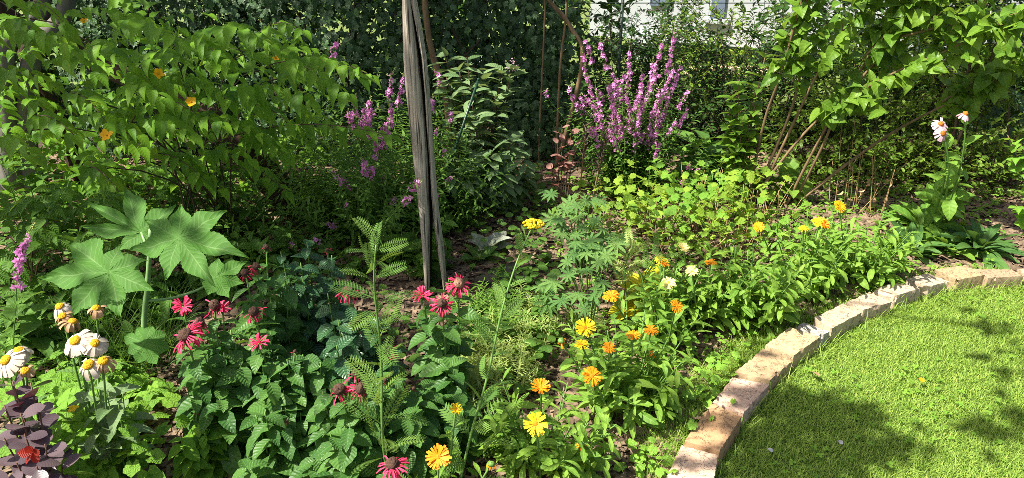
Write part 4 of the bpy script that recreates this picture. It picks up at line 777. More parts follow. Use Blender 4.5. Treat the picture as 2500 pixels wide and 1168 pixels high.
# ------------------------------------------------------------------ generic leafy clump: stems up to points, leaves along them
def clump(name, label, cat, tops, tpl, mat, L, seed, k=2, n_=7, W=1., pitch=.4, bend=.7, base=None, stem='stemg', r=.003, t0=.15, group=None, taper=None, sp=.35, dphi=1.571, uj=.35, down=0., stemsmax=30):
    g = RG(seed); tops = [A(q, float) for q in tops]; b0 = A(base, float) if base is not None else A([np.mean([q[0] for q in tops]), np.mean([q[1] for q in tops]), 0.])
    t = thing(name, label, cat, b0, group); ls = LS(); t['n'] = 0; del t['n']
    for i, e in enumerate(tops):
        b = b0+A([(e[0]-b0[0])*sp, (e[1]-b0[1])*sp, -.01]); path = bez(b, A([b[0]*.6+e[0]*.4, b[1]*.6+e[1]*.4, e[2]*.65]), e, 10)
        if i < stemsmax: m = M(); tube(m, path, r, r*.45, 5); part(t, 'stem', m, K[stem])
        nodes(ls, path, t0, 1., n_, k, L, g, pitch, bend, W, dphi, taper=taper, uj=uj, down=down)
    m = M(); ls.to(m, T[tpl]); part(t, 'foliage', m, K[mat]); return t, b0

# butterfly bush, grey green
g = RG(70); tops = [P(x, y, Y) for x, y, Y in [(1250, 165, 3.9), (1225, 160, 3.9), (1180, 175, 3.9), (1120, 165, 3.9), (1090, 190, 3.9), (1150, 210, 3.8), (1210, 230, 3.8), (1160, 280, 3.7), (1250, 340, 3.7), (1200, 370, 3.6), (1145, 390, 3.6), (1110, 330, 3.7), (1280, 390, 3.7), (1230, 420, 3.6), (1180, 460, 3.6), (1260, 450, 3.7), (1130, 440, 3.5), (1100, 420, 3.5), (1085, 130, 4.0), (1140, 140, 4.0), (1290, 430, 3.8), (1215, 330, 3.8)]]
t, _ = clump('buddleja', 'grey green lance leaved butterfly bush right of the split post', 'shrub', tops, 'lance', 'buddle', .115, 71, 2, 12, 1.6, .35, .6, base=(*G(1180, 520)[:2], 0), stem='twig', r=.006, t0=.35)
for x, y, Y in [(1250, 158, 3.85), (1190, 320, 3.7), (1270, 400, 3.6), (1025, 250, 3.8)]:
    m = M(); c = P(x, y, Y)
    for q in range(40): petals(m, T['quad'], c+A([g.normal()*.02, g.normal()*.012, g.normal()*.02]), g.normal(size=3)+A([0, -.5, .5]), 4, .005, 1., .3, g)
    part(t, 'blossom', m, K['pale_cone'] if y > 200 else K['pink'])
# reddish leafed young smoke bush
tops = [P(x, y, 3.75) for x, y in [(1372, 305), (1395, 320), (1360, 345), (1380, 380), (1345, 400), (1405, 350)]]
clump('smoke_bush', 'small smoke bush with pinkish leaves left of the magenta spikes', 'shrub', tops, 'round', 'pinkl', .05, 72, 1, 6, 1., .5, .3, stem='stemr', t0=.45, dphi=2.4)
# dried lupin seed stalks
for x, y, bx_, by_, lb in [(1432, 305, 1412, 480, 'tall dried lupin stalk with brown seed pods, left of pair'), (1478, 335, 1440, 500, 'shorter dried lupin stalk with brown seed pods, right of pair')]:
    e = P(x, y, 3.6); b = A([*G(bx_, by_+20)[:2], 0]); t = thing('seed_stalk', lb, 'seed stalk', b, 'dried lupin stalks'); path = bez(b, b*.5+e*.5, e, 10); m = M(); tube(m, path, .005, .002, 6); part(t, 'stem', m, K['straw'])
    ls = LS(); nodes(ls, path, .52, 1, 26, 2, .042, RG(int(x)), .85, -.2, 1.1, 2.4); m = M(); ls.to(m, blade(lambda q: .1*math.sin(math.pi*q**.8)+.01, 4, (-1, 0, 1), .8)); part(t, 'seed_pods', m, K['seed'])
# comfrey, big leaves by the fence
tops = [P(x, y, 4.1) for x, y in [(1690, 345), (1720, 340), (1750, 360), (1700, 385), (1770, 380), (1680, 400), (1735, 400), (1790, 410)]]
clump('comfrey', 'broad dark leaved comfrey at the fence right of the magenta spikes', 'plant', tops, 'ovate', 'comfrey', .18, 73, 1, 5, 1.1, .3, .8, t0=.35, dphi=2.4)
tops = [P(x, y, 3.9) for x, y in [(1830, 400), (1860, 410), (1800, 430), (1840, 440), (1890, 430), (1930, 440), (1960, 420), (1915, 400)]]
clump('comfrey', 'pale broad leaved comfrey at the foot of the tan stems', 'plant', tops, 'ovate', 'calend', .14, 74, 1, 5, 1.1, .3, .8, t0=.4, dphi=2.4)
# young lilac with paired pale leaves
tops = [P(x, y, Y) for x, y, Y in [(1805, 195, 3.9), (1785, 235, 3.85), (1845, 215, 3.9), (1815, 285, 3.8), (1780, 310, 3.85), (1830, 330, 3.8), (1795, 370, 3.8), (1855, 300, 3.85), (1870, 130, 3.9)]]
clump('young_lilac', 'upright sapling with pale paired leaves left of the tan stems', 'shrub', tops, 'heart', 'lilac', .08, 75, 2, 7, 1., .45, .6, t0=.45, stem='tan', r=.005)
# ------------------------------------------------------------------ lilac with tan stems
g = RG(76); lb0 = A([*G(1900, 500)[:2], 0.]); t = thing('lilac_shrub', 'heart leaved shrub on long slanting tan stems', 'shrub', lb0); ls = LS()
lil = [([(1832, 450), (1868, 290), (1905, 185), (1958, 0), (1985, -90)], 3.85, 3.7), ([(1852, 458), (1920, 300), (1950, 200), (1965, 90), (1970, -60)], 3.85, 3.7), ([(1865, 455), (1945, 285), (2005, 165), (2110, 20), (2160, -70)], 3.85, 3.5),
       ([(1920, 500), (1975, 390), (2045, 260), (2135, 120), (2200, 20), (2240, -80)], 3.86, 3.5), ([(1940, 490), (2000, 375), (2060, 250), (2190, 90), (2290, 0), (2350, -60)], 3.86, 3.4), ([(1935, 505), (2085, 388), (2190, 318), (2290, 265), (2400, 215), (2470, 170)], 3.86, 3.45),
       ([(1850, 470), (1960, 330), (2050, 255), (2120, 240)], 3.84, 3.6), ([(2090, 230), (2200, 170), (2320, 120), (2440, 60)], 3.6, 3.3), ([(2110, 140), (2190, 60), (2260, 10), (2330, -60)], 3.6, 3.4), ([(2300, 250), (2370, 205), (2440, 170), (2520, 150)], 3.6, 3.5), ([(2200, 90), (2330, 60), (2450, 60), (2530, 30)], 3.5, 3.2)]
for k, (pts, ya, yb) in enumerate(lil):
    path = spline([P(x, y, ya+(yb-ya)*i/(len(pts)-1)) for i, (x, y) in enumerate(pts)]); 
    if k < 7: path = np.vstack([A([[*(path[0][:2]*.7+lb0[:2]*.3), -.02]]), path])
    m = M(); tube(m, path, .0085 if k < 7 else .0055, .0035, 8, bump=.06, rg=g); part(t, 'stem', m, K['tan'])
    for i in range(16 if k not in (0, 1, 5) else 11):
        tt = (.50 if k < 7 else .1)+(.5 if k < 7 else .9)*(i+.5)/16
        if k in (5,): tt = .62+.38*(i+.5)/16
        p, TT = samp(path, min(.999, tt)); sd = nrm(np.cross(TT, ZUP)+g.normal(size=3)*.3)
        for s in (-1, 1):
            ql = g.uniform(.04, .16); tp = p+(sd*s*.7+TT*.6+ZUP*g.uniform(-.3, .6))*ql
            if i % 2 == 0: m = M(); tube(m, [p, (p+tp)/2+A([0, 0, .01]), tp], .002, .001, 5); part(t, 'twig', m, K['tan']) if (s > 0 and i % 4 == 0) else None
            for q in range(4):
                pp = p+(tp-p)*(.3+.25*q); d = sd*s*(.6)+TT*.5+g.normal(size=3)*.6-ZUP*.4; ls.add(pp, d, ZUP*.8-A([.2, .45, 0])+g.normal(size=3)*.35, (.080*g.uniform(.55, 1.2)), g.uniform(.8, 1.1), g.uniform(.1, 1.2), g.uniform())
m = M(); ls.to(m, T['heart']); part(t, 'foliage', m, K['lilac'])
# ------------------------------------------------------------------ coneflower
g = RG(77); cb = A([*G(2265, 575)[:2], 0.]); t = thing('coneflower', 'tall pink coneflower with three blooms above the rosettes', 'flower', cb); ls = LS()
cf = [((2297, 303), 3.2, (-.1, -.6, .75)), ((2302, 326), 3.17, (.1, -.8, .55)), ((2357, 278), 3.2, (.25, -.1, 1))]
for i, (q, Y, ax) in enumerate(cf):
    e = P(*q, Y); path = bez(cb+A([.03*i-.03, 0, 0]), A([cb[0]*.6+e[0]*.4, e[1], e[2]*.6]), e, 12); m = M(); tube(m, path, .005, .0035, 7); part(t, 'stem', m, K['stemg'])
    nodes(ls, path, .45, .92, 4, 1, .085, g, .5, .5, .9, 2.4); m = M(); petals(m, T['petal'], e, ax, 15, .031, 1.2, -.35 if i < 2 else -.75, g, .007, .4); f = part(t, 'flower', m, K['pink'])
    m = M(); ball(m, e, .012, .011, ax, bump=.08, rg=g, lo=-.3); sub(f, 'flower_centre', m, K['ocone'])
for _ in range(9): e = cb+A([g.normal()*.10, g.normal()*.08, g.uniform(.2, .38)]); nodes(ls, bez(cb, cb*.5+e*.5+A([0, 0, .05]), e), .5, 1, 3, 1, .13, g, .4, .7, 1., 2.4)
m = M(); ls.to(m, T['ovate']); part(t, 'foliage', m, K['cone'])
# rosettes of strap leaves
def rosette(label, px, py, n_, L, seed, mat='strap', tpl='strap', pitch=(.2, 1.2), group='strap leaved rosettes', W=1., name='rosette_plant', bend=1.):
    g = RG(seed); b = A([*G(px, py)[:2], 0.005]); t = thing(name, label, 'plant', b, group); m = M(); f = g.uniform(0, 6.28, n_); pt = g.uniform(*pitch, n_)
    d = np.stack([np.cos(f)*np.cos(pt), np.sin(f)*np.cos(pt), np.sin(pt)], -1); place(m, T[tpl], b+d*A([.015, .015, 0]), d, ZUP-A([0, .1, 0])-d*.3+g.normal(size=(n_, 3))*.2, L*g.uniform(.65, 1.15, n_), W, g.uniform(.5, 1.5, n_)*bend, g.uniform(0, 1, n_))
    part(t, 'foliage', m, K[mat]); return t
rosette('dark strap leaved rosette by the kerb beside the marigolds', 2225, 625, 42, .19, 81); rosette('wide dark strap leaved rosette near the flat tan bricks', 2385, 615, 60, .21, 82)
rosette('mid green paddle leaved rosette between the two dark strap rosettes', 2310, 615, 30, .17, 83, 'cone', 'spat', W=1.1); rosette('young green rosette under the coneflower stems', 2250, 570, 26, .2, 84, 'cone', 'spat')
tops = [P(x, y, 3.55) for x, y in [(2310, 520), (2340, 515), (2360, 540), (2285, 530), (2330, 545)]]
clump('leafy_seedling', 'bright little leafy seedling right of the coneflower stems', 'plant', tops, 'ovate', 'chart', .05, 85, 2, 4)
tops = [P(x, y, Y) for x, y, Y in [(2460, 330, 3.1), (2490, 350, 3.1), (2480, 400, 3.1), (2520, 380, 3.1), (2530, 320, 3.1), (2480, 500, 3.05), (2530, 510, 3.05), (2500, 545, 3.05)]]
t, _ = clump('currant_bush', 'pale lobed leaved bush leaning in at the right photo edge', 'bush', tops, 'ivy', 'celand', .06, 86, 1, 5, 1., .4, .6, base=(P(2640, 560, 3.1)[0], 3.1, 0), stem='tan', r=.004, t0=.6, dphi=2.4)
# ------------------------------------------------------------------ marigolds
cal_n = [0]
def calendula(label, base, flowers, leafy, seed, hz=.22, L=.105, kinds=None, spread=.12):
    hz *= 1.12; spread *= 1.1; leafy = int(leafy*1.6)
    g = RG(seed); b0 = A([base[0], base[1], 0.]); t = thing('marigold', label, 'flower', b0, 'pot marigolds in the bed'); ls = LS()
    for q in flowers:
        (px, py), h, kd, s = q[:4]; s *= .80; ax = q[4] if len(q) > 4 else (g.normal()*.2, -.45+g.normal()*.15, .85); e = G(px, py, h); b = b0+A([(e[0]-b0[0])*.35, (e[1]-b0[1])*.35, 0]); ax = nrm(ax)
        path = bez(b, A([b[0]*.5+e[0]*.5, b[1]*.5+e[1]*.5, h*.6]), e-ax*.004, 12); m = M(); tube(m, path, .0035, .0026, 7); part(t, 'stem', m, K['stemg'])
        nodes(ls, path, .12, .88, 9, 1, L, g, .7, .8, .9, 2.4, taper=lambda w_: 1-.5*w_)
        if kd == 'bud':
            m = M(); ball(m, e, s*.6, s*.5, ax, bump=.1, rg=g); petals(m, T['lance'], e-ax*s*.4, ax, 12, s*1.1, 2., 1.0, g, s*.35, -.5); part(t, 'bud', m, K['stemg']); continue
        if kd == 'wilt':
            m = M(); petals(m, T['petal'], e, ax, 14, s, 1., -.6, g, .004, .9, .3); f = part(t, 'wilted_flower', m, K['ora']); m = M(); ball(m, e, s*.5, s*.45, ax, bump=.1, rg=g); sub(f, 'flower_centre', m, K['stemg']); continue
        m = M(); nP = int(g.integers(17, 24)); ti = g.uniform(-.05, .35); bn = g.uniform(-.3, .6); petals(m, T['petal'], e, ax, nP, s, .85, ti, g, s*.16, bn, .10, 0, .6); petals(m, T['petal'], e+ax*.002, ax, nP-int(g.integers(3, 9)), s*.86, .85, ti+.2, g, s*.14, bn, .14, .4, 1)
        f = part(t, 'flower', m, K[kd]); m = M(); ball(m, e+ax*.001, s*.27, s*.14, ax, bump=.06, rg=g, nu=14, lo=-.2); sub(f, 'flower_centre', m, K['disc' if kd == 'pal' else 'oradisc'])
        m = M(); petals(m, T['lance'], e-ax*.004, ax, 12, s*.5, 1.6, .25, g, .002, .2); sub(f, 'calyx', m, K['stemg'])
    for _ in range(leafy):
        f = g.uniform(0, 6.28); rr = spread*g.uniform(.2, 1)**.7; e = b0+A([math.cos(f)*rr, math.sin(f)*rr, hz*g.uniform(.5, 1.1)]); b = b0+(e-b0)*A([.35, .35, 0])
        pth = bez(b, b*.5+e*.5+A([0, 0, .04]), e); nodes(ls, pth, .12, 1, 11, 1, L, g, .62, .9, .85, 2.4, taper=lambda w_: 1-.5*w_, uj=.5)
        m = M(); tube(m, pth, .003, .0016, 5); part(t, 'stem', m, K['stemg'])
    m = M(); ls.to(m, T['spat']); part(t, 'foliage', m, K['calend']); return t
def bs(px, py): return G(px, py)[:2]
calendula('marigold with one big open yellow flower at the front', bs(1330, 1160), [((1308, 1035), .32, 'yel', .036, (-.05, -.72, .7)), ((1320, 946), .36, 'ora', .030, (0, -.4, .9)), ((1420, 1085), .20, 'wilt', .022), ((1365, 1085), .2, 'bud', .016)], 13, 301, .22, .115, spread=.19)
calendula('marigold with one orange flower at the bottom left of the marigolds', (bs(1080, 1168)[0], 1.55), [((1070, 1116), .34, 'ora', .034, (0, -.6, .8)), ((1113, 1000), .36, 'yel', .020, (.2, -.5, .8)), ((1200, 1133), .25, 'wilt', .022)], 6, 302, .16, .09, spread=.12)
calendula('pale leaved marigold with yellow and orange flowers beside the grass strip', bs(1530, 1010), [((1445, 919), .30, 'ora', .034, (.25, -.5, .8)), ((1487, 849), .30, 'ora', .024, (0, -.3, .9)), ((1546, 818), .32, 'ora', .026, (0, -.1, 1)), ((1420, 843), .32, 'yel', .024, (0, -.2, 1)), ((1430, 801), .36, 'yel', .036, (-.2, -.6, .75)), ((1590, 806), .30, 'ora', .028, (0, -.15, 1)), ((1600, 862), .24, 'wilt', .022), ((1370, 832), .34, 'wilt', .026), ((1500, 870), .28, 'bud', .018)], 17, 303, .26, .115, spread=.21)
calendula('bushy marigold with dark orange flower right of the lupins', bs(1620, 850), [((1492, 724), .36, 'ora', .032, (-.1, -.25, .95)), ((1652, 748), .30, 'ora', .028, (.4, -.5, .6)), ((1633, 691), .30, 'pal', .030, (0, -.4, .9)), ((1612, 634), .34, 'yel', .022), ((1622, 645), .33, 'ora', .022), ((1570, 780), .25, 'bud', .016)], 9, 304, .26, .115, spread=.15)
calendula('bushy marigold with pale cream flowers, mid bed', bs(1720, 800), [((1689, 664), .32, 'pal', .026, (-.1, -.5, .8)), ((1668, 606), .36, 'pal', .026, (.2, -.4, .9)), ((1642, 607), .34, 'bud', .016), ((1735, 641), .30, 'ora', .026, (0, -.05, 1))], 15, 305, .27, .12, spread=.18)
calendula('dark green flowerless marigold clump between cream and gold marigolds', bs(1830, 790), [((1790, 590), .36, 'bud', .014), ((1840, 600), .34, 'bud', .014)], 17, 306, .28, .12, spread=.17)
calendula('sunny marigold clump with golden flowers near the far kerb', bs(1960, 710), [((2000, 543), .36, 'yel', .032, (-.2, -.3, .9)), ((2012, 550), .36, 'ora', .026, (.3, -.5, .8)), ((1962, 558), .34, 'yel', .022, (0, -.3, .9)), ((1852, 555), .34, 'kerf', .026, (-.3, -.6, .7)), ((1900, 590), .3, 'bud', .014)], 16, 307, .28, .115, spread=.2)
calendula('sunny marigold clump with no open flowers beside the broken cream brick', bs(2090, 690), [((2050, 505), .38, 'kerf', .032, (.3, -.6, .7)), ((2203, 560), .26, 'bud', .022), ((2160, 520), .34, 'bud', .014)], 19, 308, .27, .115, spread=.2)
# yellowing big leaves behind the orange flower
rosette('yellowing broad leaved plant between lupins and marigolds', 1585, 760, 14, .22, 309, 'yellowl', 'ovate', (.6, 1.3), None, .8, 'foxglove')
# ------------------------------------------------------------------ lupins
def lupin(label, px, py, pts, seed):
    g = RG(seed); b0 = A([*G(px, py)[:2], 0]); t = thing('lupin', label, 'plant', b0, 'lupins mid bed'); m = M()
    for x, y, h in pts+[(x+g.normal()*22, y+g.normal()*25, h*g.uniform(.75, 1.05)) for x, y, h in pts]:
        e = G(x, y, h); b = b0+A([(e[0]-b0[0])*.2, (e[1]-b0[1])*.2, 0]); mm = M(); tube(mm, bez(b, A([b[0]*.5+e[0]*.5, b[1]*.5+e[1]*.5, h*.75]), e), .0026, .0016, 5); part(t, 'leaf_stalk', mm, K['stemg'])
        f = g.uniform(0, 6.28); place(m, T['lupin'], e, A([math.cos(f), math.sin(f), -.1]), A([g.normal()*.4, -.6+g.normal()*.3, 1]), .056*g.uniform(.7, 1.2), 1., .3, g.uniform())
    part(t, 'foliage', m, K['lupin'])
g = RG(88)
lupin('tall lupin with bluish palm leaves below the dried seed stalks', 1420, 640, [(1345, 475, .42), (1400, 480, .42), (1430, 490, .44), (1380, 510, .4), (1410, 530, .4), (1450, 540, .4), (1370, 550, .38), (1470, 560, .38), (1405, 575, .36), (1510, 590, .36), (1440, 590, .36), (1470, 610, .34), (1390, 500, .4), (1420, 555, .38), (1355, 530, .36), (1490, 575, .33)], 89)
lupin('leafy lupin beside the orange marigold flower', 1440, 790, [(1400, 620, .36), (1460, 640, .36), (1430, 660, .34), (1390, 670, .34), (1470, 690, .3), (1350, 690, .28), (1410, 720, .28), (1370, 735, .24), (1320, 700, .24), (1450, 720, .26), (1500, 660, .3), (1335, 740, .2), (1430, 620, .38), (1480, 625, .36), (1385, 640, .3)], 90)
# ------------------------------------------------------------------ chartreuse low plants (several)
g = RG(91)
for k, (px, py, rx, ry, n_, h, lb) in enumerate([(1570, 470, 60, 45, 70, .34, 'yellow green lobed leaved plant below the magenta spikes'), (1690, 465, 70, 45, 80, .34, 'yellow green lobed leaved plant mid way along the back'), (1800, 455, 60, 40, 70, .34, 'yellow green lobed leaved plant before the upright sapling'),
   (1640, 560, 70, 40, 60, .15, 'lower yellow green lobed leaved plant above the bare mulch'), (1770, 550, 70, 40, 55, .16, 'lower yellow green lobed leaved plant behind the dry stalks'), (1900, 540, 60, 40, 45, .16, 'yellow green lobed leaved plant behind the golden marigolds'), (1480, 500, 60, 45, 40, .2, 'green lobed leaved plant behind the lupins')]):
    b0 = A([*G(px, py+75)[:2], 0]); t = thing('columbine', lb, 'plant', b0, 'lobed leaved plants along the back'); m = M(); ls_ = M()
    for i in range(int(n_*2.3)):
        e = G(px+g.normal()*rx, py+g.normal()*ry, h*g.uniform(.4, 1.2)); f = g.uniform(0, 6.28); e = np.maximum(e, [-9, 0, .03])
        place(m, T['chart'], e, A([math.cos(f), math.sin(f), -.15]), ZUP+g.normal(size=3)*.5, .046*g.uniform(.6, 1.3), 1., .5, g.uniform())
        if i < 12: mm = M(); b = b0+(e-b0)*A([.3, .3, 0]); tube(mm, bez(b, b*.5+e*.5+A([0, 0, .03]), e), .002, .0012, 4); part(t, 'leaf_stalk', mm, K['straw' if i % 3 == 0 else 'stemg'])
    part(t, 'foliage', m, K[('chart', 'celand', 'chart', 'weed2', 'chart', 'celand', 'weed2')[k]])
# dry stalk tufts
for px, py, n_, h, lb in [(1620, 600, 9, .3, 'thin dry stalks among the left of the yellow green leaves'), (1700, 560, 12, .36, 'thin dry stalks rising in the middle of the yellow green leaves'), (1840, 590, 14, .34, 'thin dry stalks between yellow green leaves and golden marigolds'), (1770, 640, 16, .22, 'tuft of dry straw coloured stalks on the mulch behind the marigolds'), (1860, 560, 10, .25, 'tuft of dry stalks at the foot of the tan stems'), (2060, 520, 9, .5, 'dry brown stalks under the arching branch'), (2130, 530, 6, .45, 'dry brown stalk clump left of the coneflower')]:
    b = A([*G(px, py)[:2], 0]); t = thing('dry_stalks', lb, 'dead plant', b, 'dry stalks in the bed')
    for _ in range(n_): m = M(); q = b+A([g.normal()*.05, g.normal()*.03, -.01]); e = q+A([g.normal()*.06, g.normal()*.04, h*g.uniform(.5, 1.1)]); tube(m, bez(q, (q+e)/2+g.normal(size=3)*.015, e), .0024, .0012, 4); part(t, 'stalk', m, K['straw'])
    if px > 2000:
        m = M(); ls = LS()
        for _ in range(7): ls.add(b+A([g.normal()*.05, g.normal()*.04, g.uniform(.06, h*.6)]), g.normal(size=3)-ZUP, g.normal(size=3), .045, .7, 1.6, g.uniform())
        ls.to(m, T['ovate']); part(t, 'withered_leaves', m, K['wilt'])
m = M(); tube(m, [G(1705, 655, .01), G(1745, 610, .07), G(1772, 580, .15)], .004, .003, 6); solo('stick', m, K['straw'], 'pale dry stick leaning over the mulch behind the marigolds', 'stick')
# ------------------------------------------------------------------ fine pale plants in the middle
def fine(label, px, py, rx, ry, n_, h, seed, mat='narrow', L=.042):
    g = RG(seed); b0 = A([*G(px, py)[:2], 0]); t = thing('pink_mound', label, 'plant', b0, 'fine leaved mounds'); ls = LS()
    for i in range(n_):
        e = G(px+g.normal()*rx, py+g.normal()*ry-20, h*g.uniform(.5, 1.2)); b = b0+(e-b0)*A([.75, .75, 0]); path = bez(b, b*.5+e*.5+A([0, 0, .02]), e, 7)
        if i < 14: m = M(); tube(m, path, .0013, .0008, 4); part(t, 'stem', m, K['stemg'])
        nodes(ls, path, .1, 1, 12, 2, L, g, .6, .7, 1.2, 1.571, taper=lambda q: 1-.3*q)
    m = M(); ls.to(m, T['linear']); part(t, 'foliage', m, K[mat])
fine('pale green fine leaved mound beside the bee balm', 1150, 890, 35, 50, 55, .15, 92); fine('pale green fine leaved mound behind the drip hose', 1235, 880, 50, 40, 60, .13, 93); fine('silvery fine leaved mound below the lupins', 1270, 790, 50, 35, 55, .12, 94); fine('mid green fine leaved mound just right of the dark coned red flower', 1195, 760, 40, 30, 50, .14, 95, 'cone')
# ------------------------------------------------------------------ yarrows
def yarrow(label, path, seed, n_=15, L=.17, name='yarrow', tpl='fern', mat='fern', t0=.03, stems=True, lt=None):
    g = RG(seed); path = spline(path); t = thing(name, label, 'plant', (*path[0][:2], 0), None); m = M(); tube(m, path, .0042, .002, 7); part(t, 'stem', m, K['stemg'])
    ls = LS(); nodes(ls, path, t0, 1, n_, 1, L, g, .7, .5, 1., 2.4, taper=lt or (lambda q: 1-.55*q), uj=.8); m = M(); ls.to(m, T[tpl]); part(t, 'foliage', m, K[mat]); return t, path
b = G(945, 1230, 0.)
yarrow('tall feathery yarrow stem without flowers in front of the bee balm', [G(955, 1168, .1)*A([1, 1, 0]), P(935, 1080, 1.55), P(931, 880, 1.56), P(914, 700, 1.54), P(918, 600, 1.53)], 96, 44, .14, lt=lambda q: 1-.4*q)
t, pth = yarrow('leaning feathery yarrow with one flat yellow flower head', [P(1105, 1190, 1.62)*A([1, 1, 0]), P(1150, 1060, 1.64), P(1190, 920, 1.68), P(1225, 760, 1.75), P(1262, 640, 1.82), P(1302, 548, 1.88)], 97, 26, .13, lt=lambda q: 1-.62*q, tpl='fern2')
m = M(); e = pth[-1]; g = RG(98)
for _ in range(90):
    f, r_ = g.uniform(0, 6.28), .028*math.sqrt(g.random()); ball(m, e+A([math.cos(f)*r_, math.sin(f)*r_, .010*(1-(r_/.028)**2)+g.normal()*.001]), .0042, .0034, r=g.random(), nu=6, nv=4)
f = part(t, 'flower', m, K['yel'])
for _ in range(6): m = M(); a_ = g.uniform(0, 6.28); tube(m, [e-A([0, 0, .035]), e+A([math.cos(a_)*.016, math.sin(a_)*.016, 0])], .0014, .001, 4); sub(f, 'flower_stalk', m, K['stemg'])
yarrow('pale feathery vetch stem between lupin and yellowing leaves', [G(1530, 830), P(1530, 740, 2.62), P(1525, 660, 2.6), P(1545, 600, 2.6)], 99, 14, .13, 'vetch', 'vetch', 'narrow', .25, lt=lambda q: 1-.2*q)
yarrow('second pale feathery vetch stem leaning right beside yellowing leaves', [G(1540, 830), P(1555, 740, 2.6), P(1575, 670, 2.58), P(1610, 610, 2.55)], 103, 12, .11, 'vetch', 'vetch', 'fern', .25, lt=lambda q: 1-.2*q)
for px, py, lb, sd in [(1010, 1120, 'low tuft of feathery yarrow leaves by the orange flower', 104), (880, 1100, 'low tuft of feathery yarrow leaves among the front bee balm', 105), (1160, 1130, 'low tuft of feathery yarrow leaves left of the big yellow marigold', 106), (1420, 830, 'pale feathery tuft beside the yellow marigold flower', 107)]:
    rosette(lb, px, py, 15, .20 if px < 1400 else .13, sd, 'fern' if px < 1400 else 'narrow', 'fern', (.7, 1.4), 'feathery tufts', 1., 'yarrow')
# ------------------------------------------------------------------ bee balm
def beeflower(t, c, ax, s, kind, g):
    s *= .86; ax = nrm(ax); nP = {'full': 40, 'half': 26, 'old': 14, 'tuft': 22, 'dead': 6}[kind]; m = M(); dark = kind in ('old', 'half', 'dead')
    if kind == 'tuft': petals(m, T['tubep'], c, ax, nP, s, 1.3, .75, g, .004, .5, .35); petals(m, T['tubep'], c, ax, 12, s*.9, 1.3, .1, g, .004, .5, .3)
    else:
        petals(m, T['tubep'], c, ax, nP, s, .85, -.3 if kind == 'full' else -.7, g, s*.36, .7, .42)
        if kind == 'full': petals(m, T['tubep'], c+ax*.003, ax, 14, s*.75, 1.05, .1, g, s*.35, .9, .3)
    f = part(t, 'flower', m, K['beefd' if kind in ('old', 'dead') and g.random() < .4 else 'beef'])
    if kind != 'tuft':
        m = M(); ball(m, c+ax*.004, s*.52, s*.50, ax, bump=.09, rg=g, nu=18, nv=10, lo=-.6); sub(f, 'flower_centre', m, K['pale_cone' if kind == 'full' and c[0] > -.2 else 'beec'])
    m = M(); petals(m, T['ovate'], c-ax*.006, ax, 6, s*.75, .9, -.25, g, .003, .4, .2); sub(f, 'bract', m, K['monarda'])
def beebalm(label, flowers, leafy, seed, L=.10, spread=.12, h=.42, c=None, mat='monarda'):
    g = RG(seed); ps = [G(x, y, hh) for (x, y), hh, *_ in flowers]; b0 = A([np.mean([q[0] for q in ps]), np.mean([q[1] for q in ps]), 0.]) if c is None else A([*c, 0.])
    t = thing('bee_balm', label, 'flower', b0, 'bee balm plants'); ls = LS()
    for ((x, y), hh, kd, s), e in zip(flowers, ps):
        b = b0+(e-b0)*A([.55, .55, 0]); path = bez(b, b*.5+e*.5+A([g.normal()*.02, g.normal()*.02, .05]), e, 12); m = M(); tube(m, path, .0034, .0024, 6); part(t, 'stem', m, K['stemg'])
        beeflower(t, e, (g.normal()*.25, -.35+g.normal()*.2, 1), s, kd, g); nodes(ls, path, .1, .93, 8, 2, L, g, .05, .75, 1., 1.571, taper=lambda q: 1.05-.45*q, down=.12, uj=.3)
    for _ in range(leafy):
        f = g.uniform(0, 6.28); rr = spread*math.sqrt(g.random()); e = b0+A([math.cos(f)*rr, math.sin(f)*rr, h*g.uniform(.55, 1.08)]); b = b0+(e-b0)*A([.6, .6, 0])
        path = bez(b, b*.5+e*.5+A([0, 0, .03]), e, 9); nodes(ls, path, .15, 1, 8, 2, L, g, .12, .75, 1., 1.571, taper=lambda q: 1.05-.4*q, down=.12, uj=.3)
        m = M(); tube(m, path, .003, .002, 5); part(t, 'stem', m, K['stemg'])
    m = M(); ls.to(m, T['ovate']); part(t, 'foliage', m, K[mat]); return t
beebalm('bee balm with a wide ragged red flower and upright red tuft at the left', [((447, 748), .50, 'tuft', .032), ((524, 746), .48, 'dead', .034), ((543, 752), .47, 'tuft', .024), ((486, 790), .47, 'half', .034), ((455, 822), .47, 'full', .045)], 9, 401, h=.36, spread=.14)
beebalm('bee balm with dark red flower heads next to the castor leaves', [((600, 668), .52, 'old', .027), ((625, 652), .53, 'half', .026), ((650, 606), .52, 'dead', .022)], 7, 402, h=.46)
beebalm('bee balm with brown coned red flower, mid left of the patch', [((620, 763), .46, 'half', .032), ((633, 838), .42, 'tuft', .032)], 8, 403, h=.36)
beebalm('bee balm with large dark brown cone on dark shaded leaves', [((850, 712), .50, 'half', .038)], 8, 404, h=.42, spread=.13, mat='monarda_shade')
beebalm('bee balm of dark shaded leaves only, behind the large dark cone', [((800, 612), .40, 'dead', .016)], 10, 405, h=.42, spread=.15, c=G(745, 645, .4)[:2], mat='monarda_shade')
beebalm('bee balm with paired drooping red flowers under a brown cone', [((829, 952), .40, 'half', .036), ((880, 950), .40, 'half', .036), ((868, 915), .43, 'dead', .026)], 8, 406, h=.34, spread=.13)
beebalm('bee balm with broad flat red flower and tan cone by the split post', [((1120, 694), .50, 'full', .038), ((1078, 743), .46, 'full', .034), ((1030, 722), .47, 'tuft', .032)], 5, 407, h=.38, spread=.10)
beebalm('bee balm with small dark red buds behind the tall yarrow', [((955, 858), .42, 'old', .024), ((940, 930), .36, 'dead', .016)], 8, 408, h=.36, spread=.13)
